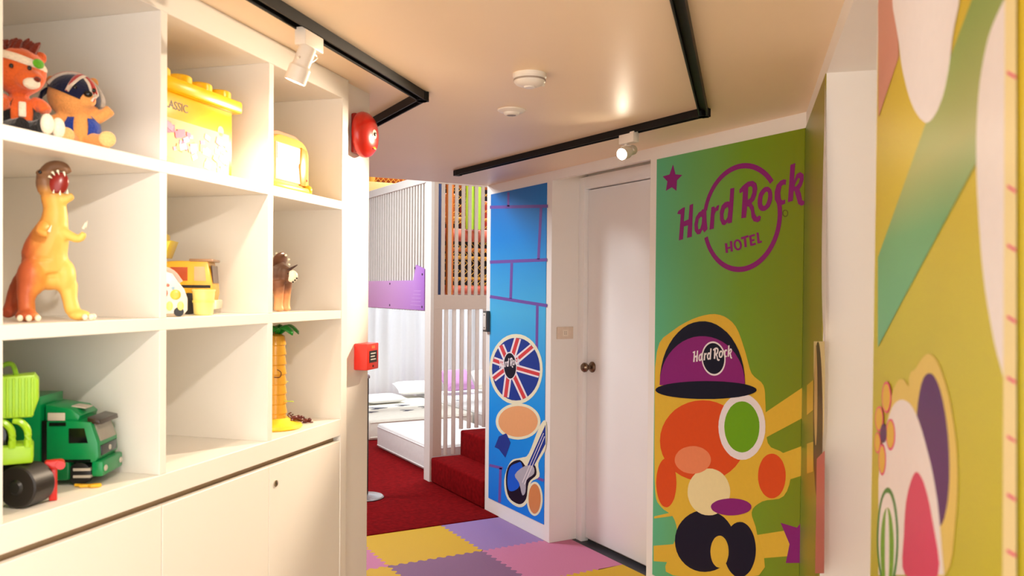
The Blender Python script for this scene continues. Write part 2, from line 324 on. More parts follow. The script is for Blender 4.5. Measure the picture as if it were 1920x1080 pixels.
GREEN = {'halo':[(3.298,1.263),(3.277,1.312),(3.248,1.340),(3.214,1.358),(3.176,1.378),(3.133,1.401),(3.084,1.422),(3.036,1.440),(2.991,1.453),(2.952,1.462),(2.914,1.468),(2.879,1.470),(2.847,1.467),(2.818,1.461),(2.791,1.450),(2.766,1.436),(2.744,1.417),(2.726,1.393),(2.710,1.364),(2.696,1.334),(2.683,1.306),(2.673,1.280),(2.664,1.256),(2.655,1.233),(2.644,1.214),(2.627,1.201),(2.607,1.191),(2.588,1.182),(2.574,1.169),(2.567,1.152),(2.564,1.133),(2.563,1.111),(2.560,1.083),(2.559,1.045),(2.558,1.0),(2.555,0.956),(2.545,0.923),(2.527,0.907),(2.502,0.903),(2.476,0.900),(2.456,0.893),(2.440,0.879),(2.427,0.862),(2.418,0.843),(2.415,0.822),(2.417,0.796),(2.424,0.766),(2.436,0.737),(2.453,0.713),(2.478,0.696),(2.510,0.685),(2.544,0.675),(2.572,0.663),(2.593,0.649),(2.612,0.634),(2.626,0.619),(2.633,0.601),(2.631,0.584),(2.621,0.566),(2.609,0.544),(2.600,0.515),(2.583,0.476),(2.559,0.430),(2.552,0.382),(2.585,0.337),(2.687,0.290),(2.849,0.237),(3.025,0.190),(3.155,0.161),(3.208,0.163),(3.213,0.188),(3.195,0.223),(3.181,0.255),(3.171,0.285),(3.153,0.317),(3.136,0.349),(3.127,0.377),(3.128,0.400),(3.135,0.421),(3.146,0.439),(3.160,0.453),(3.180,0.462),(3.204,0.467),(3.230,0.471),(3.251,0.480),(3.267,0.489),(3.280,0.497),(3.291,0.514),(3.299,0.551),(3.305,0.614),(3.307,0.695),(3.309,0.787),(3.309,0.879),(3.310,0.977),(3.312,1.084),(3.31,1.184)],'navy':[(3.270,1.097),(3.270,1.107),(3.268,1.151),(3.259,1.193),(3.245,1.235),(3.225,1.274),(3.199,1.311),(3.170,1.343),(3.136,1.371),(3.100,1.395),(3.062,1.413),(3.022,1.425),(2.981,1.432),(2.941,1.434),(2.902,1.430),(2.865,1.421),(2.830,1.406),(2.797,1.388),(2.768,1.365),(2.743,1.338),(2.722,1.309),(2.705,1.276),(2.692,1.241),(2.684,1.205),(2.681,1.168),(2.681,1.158)],'purple':[(3.270,1.097),(3.270,1.102),(3.268,1.135),(3.259,1.169),(3.244,1.202),(3.224,1.233),(3.199,1.261),(3.169,1.287),(3.135,1.310),(3.099,1.329),(3.060,1.344),(3.021,1.355),(2.980,1.361),(2.940,1.363),(2.901,1.361),(2.864,1.355),(2.829,1.345),(2.796,1.331),(2.767,1.314),(2.742,1.294),(2.721,1.271),(2.704,1.246),(2.692,1.220),(2.684,1.192),(2.681,1.163),(2.681,1.158)],'brim':[(2.611,1.144),(2.615,1.137),(2.629,1.129),(2.651,1.120),(2.681,1.111),(2.719,1.101),(2.764,1.092),(2.815,1.083),(2.871,1.074),(2.93,1.067),(2.990,1.060),(3.051,1.055),(3.109,1.051),(3.163,1.049),(3.210,1.049),(3.249,1.051),(3.279,1.055),(3.297,1.061),(3.304,1.068),(3.298,1.077),(3.279,1.087),(3.250,1.097),(3.211,1.108),(3.164,1.118),(3.110,1.128),(3.052,1.137),(2.992,1.145),(2.931,1.152),(2.872,1.157),(2.816,1.161),(2.765,1.163),(2.720,1.164),(2.682,1.163),(2.651,1.160),(2.629,1.156),(2.615,1.151)],'orange':[(2.677,0.911),(2.680,0.879),(2.691,0.846),(2.710,0.814),(2.736,0.783),(2.769,0.754),(2.807,0.728),(2.851,0.705),(2.898,0.686),(2.948,0.673),(3.000,0.665),(3.051,0.664),(3.100,0.668),(3.146,0.679),(3.186,0.697),(3.219,0.72),(3.244,0.747),(3.26,0.779),(3.265,0.814),(3.261,0.851),(3.246,0.888),(3.222,0.924),(3.190,0.957),(3.151,0.988),(3.106,1.013),(3.057,1.034),(3.006,1.049),(2.955,1.058),(2.905,1.062),(2.857,1.059),(2.813,1.051),(2.773,1.037),(2.740,1.019),(2.713,0.996),(2.693,0.970),(2.681,0.942)],'white':[(2.559,0.990),(2.560,0.965),(2.566,0.940),(2.576,0.916),(2.589,0.893),(2.605,0.872),(2.625,0.854),(2.647,0.839),(2.670,0.828),(2.695,0.822),(2.720,0.819),(2.744,0.822),(2.768,0.828),(2.789,0.840),(2.808,0.855),(2.824,0.874),(2.835,0.897),(2.843,0.921),(2.846,0.948),(2.844,0.975),(2.837,1.001),(2.826,1.027),(2.812,1.051),(2.793,1.072),(2.772,1.089),(2.749,1.103),(2.725,1.113),(2.700,1.118),(2.675,1.119),(2.651,1.115),(2.629,1.106),(2.609,1.094),(2.592,1.079),(2.578,1.060),(2.568,1.038),(2.561,1.015)],'green':[(2.593,0.985),(2.594,0.966),(2.598,0.946),(2.605,0.927),(2.615,0.91),(2.628,0.893),(2.643,0.880),(2.659,0.868),(2.677,0.860),(2.695,0.855),(2.714,0.854),(2.732,0.856),(2.750,0.861),(2.766,0.870),(2.780,0.882),(2.791,0.897),(2.800,0.914),(2.805,0.933),(2.808,0.953),(2.806,0.974),(2.801,0.995),(2.793,1.014),(2.782,1.032),(2.769,1.049),(2.753,1.062),(2.736,1.073),(2.718,1.080),(2.699,1.084),(2.681,1.085),(2.663,1.082),(2.646,1.076),(2.631,1.066),(2.618,1.054),(2.607,1.039),(2.599,1.023),(2.594,1.005)],'orange2':[(2.443,0.801),(2.444,0.784),(2.447,0.767),(2.452,0.751),(2.459,0.736),(2.468,0.722),(2.479,0.710),(2.491,0.701),(2.504,0.693),(2.517,0.689),(2.531,0.687),(2.544,0.689),(2.557,0.693),(2.568,0.700),(2.578,0.710),(2.587,0.722),(2.593,0.737),(2.597,0.752),(2.598,0.769),(2.597,0.786),(2.594,0.804),(2.588,0.820),(2.580,0.836),(2.571,0.85),(2.560,0.861),(2.547,0.871),(2.534,0.877),(2.521,0.881),(2.507,0.882),(2.494,0.880),(2.482,0.875),(2.471,0.868),(2.461,0.858),(2.454,0.846),(2.448,0.832),(2.444,0.817)],'orange3':[(3.135,0.626),(3.136,0.605),(3.139,0.584),(3.144,0.564),(3.151,0.544),(3.161,0.527),(3.171,0.513),(3.183,0.501),(3.196,0.492),(3.210,0.487),(3.223,0.486),(3.237,0.488),(3.249,0.494),(3.261,0.504),(3.271,0.517),(3.279,0.534),(3.285,0.552),(3.289,0.572),(3.291,0.594),(3.290,0.616),(3.287,0.638),(3.281,0.659),(3.274,0.678),(3.264,0.695),(3.253,0.710),(3.241,0.722),(3.227,0.73),(3.214,0.734),(3.200,0.735),(3.187,0.731),(3.175,0.725),(3.164,0.714),(3.154,0.701),(3.146,0.685),(3.140,0.667),(3.137,0.647)],'cream':[(2.765,0.662),(2.767,0.643),(2.773,0.624),(2.782,0.605),(2.796,0.586),(2.812,0.569),(2.832,0.553),(2.854,0.540),(2.877,0.529),(2.902,0.522),(2.927,0.517),(2.952,0.516),(2.975,0.519),(2.997,0.525),(3.016,0.535),(3.031,0.547),(3.042,0.563),(3.050,0.580),(3.052,0.6),(3.050,0.620),(3.044,0.641),(3.033,0.661),(3.018,0.680),(3.000,0.698),(2.979,0.713),(2.955,0.726),(2.931,0.736),(2.906,0.742),(2.881,0.746),(2.857,0.745),(2.835,0.742),(2.815,0.735),(2.798,0.725),(2.784,0.712),(2.774,0.697),(2.767,0.681)],'peach':[(2.892,0.785),(2.894,0.774),(2.899,0.762),(2.908,0.75),(2.920,0.738),(2.935,0.727),(2.953,0.717),(2.972,0.708),(2.994,0.701),(3.016,0.695),(3.038,0.692),(3.060,0.691),(3.081,0.691),(3.100,0.695),(3.117,0.700),(3.130,0.707),(3.140,0.716),(3.147,0.726),(3.149,0.738),(3.147,0.750),(3.141,0.763),(3.131,0.775),(3.118,0.788),(3.102,0.799),(3.083,0.809),(3.062,0.817),(3.040,0.824),(3.018,0.829),(2.996,0.832),(2.975,0.832),(2.955,0.831),(2.937,0.827),(2.922,0.822),(2.909,0.815),(2.900,0.806),(2.894,0.796)],'black':[(2.735,0.446),(2.737,0.421),(2.745,0.395),(2.758,0.369),(2.777,0.343),(2.800,0.319),(2.827,0.296),(2.858,0.276),(2.891,0.260),(2.926,0.247),(2.962,0.238),(2.997,0.234),(3.031,0.235),(3.062,0.241),(3.089,0.252),(3.111,0.267),(3.128,0.287),(3.138,0.310),(3.142,0.335),(3.139,0.363),(3.13,0.391),(3.114,0.420),(3.092,0.447),(3.066,0.472),(3.035,0.495),(3.002,0.514),(2.967,0.529),(2.931,0.540),(2.896,0.546),(2.863,0.547),(2.832,0.544),(2.804,0.537),(2.780,0.525),(2.761,0.510),(2.747,0.491),(2.738,0.470)],'black2':[(2.605,0.444),(2.606,0.422),(2.610,0.400),(2.617,0.379),(2.626,0.359),(2.637,0.340),(2.651,0.324),(2.666,0.310),(2.682,0.299),(2.699,0.292),(2.716,0.289),(2.733,0.289),(2.749,0.294),(2.763,0.302),(2.776,0.314),(2.787,0.329),(2.794,0.347),(2.799,0.367),(2.801,0.389),(2.800,0.411),(2.796,0.434),(2.789,0.456),(2.779,0.477),(2.767,0.496),(2.752,0.512),(2.737,0.525),(2.720,0.535),(2.703,0.541),(2.686,0.544),(2.670,0.542),(2.654,0.537),(2.641,0.528),(2.629,0.516),(2.619,0.501),(2.612,0.484),(2.607,0.464)],'yellow':[(2.771,0.387),(2.771,0.374),(2.774,0.361),(2.778,0.349),(2.783,0.336),(2.790,0.325),(2.798,0.316),(2.807,0.307),(2.817,0.301),(2.827,0.297),(2.838,0.295),(2.848,0.295),(2.857,0.298),(2.866,0.303),(2.874,0.310),(2.880,0.319),(2.884,0.329),(2.887,0.341),(2.889,0.354),(2.888,0.367),(2.885,0.381),(2.881,0.394),(2.875,0.406),(2.868,0.417),(2.86,0.427),(2.850,0.435),(2.840,0.441),(2.830,0.445),(2.820,0.447),(2.810,0.446),(2.801,0.443),(2.792,0.438),(2.785,0.431),(2.779,0.422),(2.774,0.411),(2.772,0.400)],'purple2':[(2.634,0.625),(2.635,0.618),(2.641,0.610),(2.649,0.602),(2.661,0.594),(2.676,0.586),(2.694,0.578),(2.713,0.570),(2.735,0.563),(2.757,0.557),(2.779,0.552),(2.801,0.549),(2.821,0.547),(2.840,0.546),(2.857,0.547),(2.870,0.549),(2.880,0.553),(2.886,0.559),(2.889,0.565),(2.887,0.573),(2.881,0.581),(2.871,0.589),(2.858,0.598),(2.841,0.607),(2.822,0.615),(2.802,0.622),(2.780,0.629),(2.758,0.635),(2.736,0.639),(2.715,0.642),(2.695,0.644),(2.677,0.644),(2.662,0.643),(2.650,0.640),(2.641,0.636),(2.635,0.631)]}
BRICKLINES = [[(5.155,2.149),(4.374,2.091),(4.375,2.111),(5.156,2.171)],[(5.147,1.760),(4.378,1.756),(4.38,1.776),(5.15,1.783)],[(5.148,1.517),(4.376,1.469),(4.371,1.489),(5.140,1.539)],[(4.902,2.240),(4.901,2.144),(4.871,2.141),(4.872,2.237)],[(4.472,2.101),(4.499,1.773),(4.466,1.771),(4.439,2.097)],[(4.849,1.758),(4.86,1.516),(4.823,1.516),(4.812,1.757)],[(4.507,1.476),(4.512,1.042),(4.479,1.045),(4.474,1.477)],[(5.135,0.324),(4.937,0.340),(4.929,0.36),(5.126,0.344)],[(4.983,0.344),(4.995,0.101),(4.956,0.109),(4.945,0.351)],[(4.530,0.368),(4.398,0.368),(4.387,0.386),(4.518,0.387)]]
BLUE = {'halo1':[(4.418,1.077),(4.422,1.038),(4.436,1.0),(4.459,0.962),(4.492,0.926),(4.532,0.894),(4.580,0.865),(4.634,0.842),(4.693,0.824),(4.755,0.813),(4.819,0.808),(4.881,0.811),(4.942,0.822),(4.997,0.84),(5.046,0.864),(5.087,0.895),(5.117,0.931),(5.136,0.971),(5.143,1.014),(5.137,1.058),(5.120,1.101),(5.091,1.142),(5.052,1.180),(5.004,1.213),(4.949,1.241),(4.889,1.262),(4.827,1.276),(4.764,1.282),(4.701,1.282),(4.642,1.275),(4.587,1.261),(4.538,1.241),(4.497,1.215),(4.463,1.185),(4.439,1.152),(4.423,1.116)],'flag':[(4.450,1.075),(4.454,1.04),(4.467,1.005),(4.488,0.971),(4.517,0.939),(4.554,0.91),(4.598,0.884),(4.647,0.863),(4.700,0.847),(4.756,0.838),(4.813,0.834),(4.869,0.837),(4.923,0.846),(4.973,0.862),(5.016,0.884),(5.052,0.912),(5.079,0.944),(5.096,0.979),(5.102,1.017),(5.098,1.056),(5.082,1.095),(5.056,1.132),(5.021,1.165),(4.979,1.195),(4.930,1.22),(4.876,1.238),(4.820,1.251),(4.763,1.257),(4.707,1.257),(4.653,1.251),(4.604,1.239),(4.560,1.221),(4.522,1.198),(4.492,1.172),(4.469,1.142),(4.455,1.109)],'white0':[(4.861,1.038),(4.469,1.018),(4.446,1.062),(4.835,1.085)],'red0':[(4.854,1.05),(4.463,1.029),(4.452,1.051),(4.841,1.073)],'white1':[(4.892,1.048),(4.683,0.852),(4.601,0.881),(4.804,1.075)],'red1':[(4.87,1.055),(4.662,0.859),(4.621,0.874),(4.826,1.068)],'white2':[(4.896,1.060),(4.950,0.841),(4.853,0.846),(4.800,1.062)],'red2':[(4.872,1.061),(4.926,0.842),(4.877,0.845),(4.824,1.062)],'white3':[(4.878,1.078),(5.112,0.97),(5.048,0.937),(4.818,1.046)],'red3':[(4.863,1.069),(5.096,0.961),(5.064,0.945),(4.833,1.053)],'white4':[(4.832,1.085),(5.066,1.107),(5.100,1.059),(4.864,1.038)],'red4':[(4.840,1.073),(5.074,1.095),(5.092,1.071),(4.856,1.050)],'white5':[(4.804,1.074),(4.93,1.205),(5.022,1.181),(4.892,1.048)],'red5':[(4.826,1.068),(4.952,1.199),(4.998,1.187),(4.870,1.055)],'white6':[(4.802,1.059),(4.693,1.251),(4.783,1.259),(4.894,1.064)],'red6':[(4.825,1.060),(4.715,1.253),(4.760,1.257),(4.871,1.063)],'white7':[(4.816,1.046),(4.518,1.196),(4.575,1.226),(4.879,1.077)],'red7':[(4.832,1.054),(4.533,1.204),(4.561,1.219),(4.863,1.069)],'disc':[(4.731,1.075),(4.732,1.059),(4.737,1.044),(4.746,1.029),(4.757,1.015),(4.771,1.003),(4.787,0.993),(4.806,0.984),(4.826,0.978),(4.846,0.975),(4.867,0.974),(4.887,0.976),(4.906,0.981),(4.924,0.989),(4.939,0.998),(4.952,1.010),(4.961,1.024),(4.967,1.039),(4.969,1.055),(4.967,1.071),(4.962,1.087),(4.953,1.102),(4.941,1.116),(4.926,1.129),(4.909,1.139),(4.890,1.147),(4.870,1.152),(4.849,1.155),(4.829,1.155),(4.809,1.153),(4.790,1.147),(4.773,1.140),(4.759,1.130),(4.747,1.118),(4.738,1.105),(4.733,1.090)],'halo2':[(4.438,0.744),(4.442,0.723),(4.454,0.702),(4.474,0.681),(4.501,0.660),(4.535,0.640),(4.576,0.622),(4.621,0.606),(4.671,0.593),(4.722,0.582),(4.775,0.576),(4.827,0.573),(4.876,0.574),(4.922,0.579),(4.962,0.588),(4.995,0.601),(5.019,0.617),(5.035,0.636),(5.040,0.658),(5.035,0.680),(5.021,0.704),(4.997,0.727),(4.965,0.749),(4.925,0.77),(4.880,0.788),(4.831,0.803),(4.779,0.815),(4.727,0.823),(4.675,0.828),(4.625,0.829),(4.579,0.826),(4.539,0.819),(4.504,0.809),(4.476,0.797),(4.455,0.781),(4.442,0.763)],'tan':[(4.470,0.739),(4.474,0.722),(4.485,0.703),(4.502,0.685),(4.527,0.667),(4.557,0.650),(4.593,0.634),(4.633,0.621),(4.677,0.609),(4.723,0.600),(4.769,0.594),(4.814,0.592),(4.858,0.593),(4.898,0.597),(4.933,0.605),(4.961,0.615),(4.983,0.629),(4.996,0.645),(5.001,0.663),(4.997,0.682),(4.984,0.702),(4.963,0.722),(4.935,0.741),(4.901,0.759),(4.861,0.774),(4.818,0.788),(4.772,0.798),(4.726,0.806),(4.681,0.810),(4.637,0.811),(4.596,0.809),(4.560,0.803),(4.529,0.795),(4.504,0.784),(4.486,0.771),(4.474,0.756)],'halo3':[(4.373,0.753),(4.386,0.760),(4.404,0.753),(4.426,0.735),(4.450,0.708),(4.480,0.667),(4.514,0.613),(4.549,0.557),(4.581,0.515),(4.606,0.493),(4.629,0.483),(4.651,0.478),(4.677,0.470),(4.711,0.46),(4.75,0.450),(4.788,0.438),(4.821,0.418),(4.850,0.388),(4.877,0.351),(4.898,0.311),(4.909,0.274),(4.909,0.240),(4.901,0.207),(4.885,0.178),(4.861,0.156),(4.827,0.143),(4.784,0.135),(4.739,0.133),(4.700,0.136),(4.667,0.145),(4.637,0.159),(4.610,0.178),(4.589,0.201),(4.576,0.230),(4.57,0.266),(4.563,0.301),(4.550,0.331),(4.525,0.351),(4.494,0.365),(4.464,0.378),(4.445,0.393),(4.442,0.412),(4.451,0.431),(4.460,0.452),(4.459,0.476),(4.442,0.502),(4.415,0.530),(4.388,0.560),(4.371,0.593),(4.363,0.635),(4.362,0.683),(4.365,0.726)],'gbody':[(4.698,0.452),(4.734,0.444),(4.774,0.430),(4.813,0.410),(4.843,0.389),(4.863,0.365),(4.877,0.337),(4.884,0.307),(4.886,0.279),(4.883,0.249),(4.874,0.219),(4.860,0.192),(4.839,0.172),(4.809,0.160),(4.772,0.155),(4.733,0.154),(4.700,0.157),(4.673,0.165),(4.648,0.178),(4.627,0.194),(4.610,0.213),(4.599,0.238),(4.594,0.268),(4.589,0.299),(4.577,0.325),(4.556,0.346),(4.527,0.364),(4.501,0.380),(4.484,0.396),(4.480,0.413),(4.484,0.431),(4.493,0.446),(4.505,0.453),(4.522,0.449),(4.544,0.436),(4.568,0.422),(4.593,0.416),(4.617,0.422),(4.642,0.435),(4.669,0.448)],'gblue':[(4.734,0.424),(4.756,0.416),(4.782,0.406),(4.808,0.393),(4.828,0.377),(4.843,0.357),(4.854,0.332),(4.861,0.306),(4.864,0.283),(4.863,0.262),(4.858,0.242),(4.848,0.225),(4.833,0.217),(4.808,0.219),(4.777,0.228),(4.744,0.243),(4.716,0.260),(4.694,0.283),(4.673,0.310),(4.657,0.338),(4.647,0.363),(4.647,0.385),(4.654,0.406),(4.665,0.423),(4.677,0.435),(4.688,0.439),(4.701,0.437),(4.716,0.431)],'gplate':[(4.634,0.422),(4.682,0.398),(4.732,0.367),(4.761,0.340),(4.755,0.324),(4.728,0.313),(4.703,0.299),(4.687,0.273),(4.673,0.244),(4.659,0.227),(4.644,0.228),(4.629,0.24),(4.618,0.257),(4.614,0.281),(4.614,0.31),(4.605,0.337),(4.575,0.359),(4.537,0.379),(4.511,0.397),(4.504,0.416),(4.51,0.433),(4.525,0.443),(4.554,0.443),(4.593,0.435)],'neck':[(4.620,0.403),(4.552,0.403),(4.374,0.612),(4.376,0.733)],'string1':[(4.657,0.308),(4.394,0.676),(4.401,0.676),(4.664,0.308)],'string2':[(4.628,0.303),(4.381,0.657),(4.388,0.658),(4.636,0.303)],'halo4':[(4.403,0.260),(4.404,0.241),(4.408,0.222),(4.415,0.203),(4.425,0.186),(4.436,0.169),(4.450,0.155),(4.466,0.143),(4.482,0.134),(4.499,0.128),(4.517,0.126),(4.534,0.127),(4.550,0.131),(4.565,0.138),(4.578,0.149),(4.588,0.163),(4.596,0.178),(4.601,0.196),(4.603,0.215),(4.602,0.235),(4.597,0.254),(4.590,0.273),(4.580,0.292),(4.568,0.308),(4.553,0.322),(4.538,0.333),(4.521,0.342),(4.503,0.347),(4.486,0.349),(4.469,0.348),(4.454,0.343),(4.439,0.335),(4.427,0.324),(4.417,0.311),(4.410,0.296),(4.405,0.278)],'tan2':[(4.426,0.255),(4.427,0.238),(4.430,0.222),(4.435,0.205),(4.442,0.190),(4.451,0.176),(4.462,0.164),(4.474,0.154),(4.486,0.147),(4.500,0.142),(4.513,0.140),(4.526,0.142),(4.538,0.146),(4.550,0.153),(4.56,0.162),(4.568,0.174),(4.574,0.188),(4.577,0.204),(4.579,0.220),(4.578,0.237),(4.575,0.255),(4.569,0.271),(4.562,0.287),(4.552,0.301),(4.541,0.313),(4.529,0.322),(4.516,0.329),(4.503,0.334),(4.490,0.335),(4.477,0.333),(4.465,0.329),(4.454,0.322),(4.444,0.312),(4.437,0.300),(4.431,0.286),(4.427,0.271)],'bow':[(4.991,0.561),(4.884,0.600),(4.824,0.544),(4.896,0.430),(4.99,0.472),(5.053,0.476)]}
DIAG = {'white':[(2.688,2.175),(2.650,1.952),(2.604,1.643),(2.580,1.429),(2.598,1.386),(2.638,1.431),(2.675,1.489),(2.700,1.532),(2.721,1.588),(2.735,1.654),(2.741,1.734),(2.740,1.823),(2.736,1.904),(2.729,1.972),(2.719,2.031),(2.709,2.081),(2.705,2.151),(2.702,2.212)],'cream':[(3.000,1.405),(2.597,1.428),(2.583,1.334),(2.594,1.174),(2.763,0.978),(2.952,1.118)],'brown':[(2.629,1.185),(2.626,1.143),(2.627,1.102),(2.632,1.063),(2.643,1.026),(2.657,0.993),(2.676,0.964),(2.699,0.941),(2.725,0.923),(2.753,0.912),(2.783,0.909),(2.814,0.913),(2.846,0.925),(2.876,0.944),(2.904,0.971),(2.929,1.004),(2.950,1.043),(2.966,1.086),(2.977,1.132),(2.982,1.179),(2.980,1.225),(2.973,1.27),(2.960,1.310),(2.941,1.345),(2.918,1.373),(2.892,1.395),(2.863,1.408),(2.832,1.414),(2.801,1.412),(2.770,1.402),(2.741,1.386),(2.714,1.363),(2.689,1.334),(2.668,1.301),(2.651,1.265),(2.638,1.225)],'tan':[(2.825,1.242),(2.821,1.214),(2.820,1.186),(2.820,1.160),(2.822,1.136),(2.826,1.115),(2.832,1.098),(2.840,1.084),(2.849,1.075),(2.859,1.071),(2.870,1.071),(2.881,1.077),(2.893,1.087),(2.905,1.102),(2.916,1.121),(2.926,1.144),(2.935,1.170),(2.943,1.198),(2.948,1.227),(2.952,1.256),(2.954,1.285),(2.954,1.312),(2.951,1.337),(2.947,1.359),(2.940,1.376),(2.932,1.389),(2.923,1.398),(2.912,1.401),(2.901,1.399),(2.889,1.392),(2.878,1.380),(2.866,1.365),(2.856,1.345),(2.846,1.322),(2.837,1.297),(2.830,1.270)],'pink':[(2.812,1.036),(2.551,1.111),(2.517,0.762),(2.814,0.664)],'ray1':[(3.291,1.222),(3.001,1.272),(2.984,1.171),(3.271,1.112)],'ray2':[(3.251,1.007),(2.966,1.065),(2.949,0.966),(3.232,0.899)]}
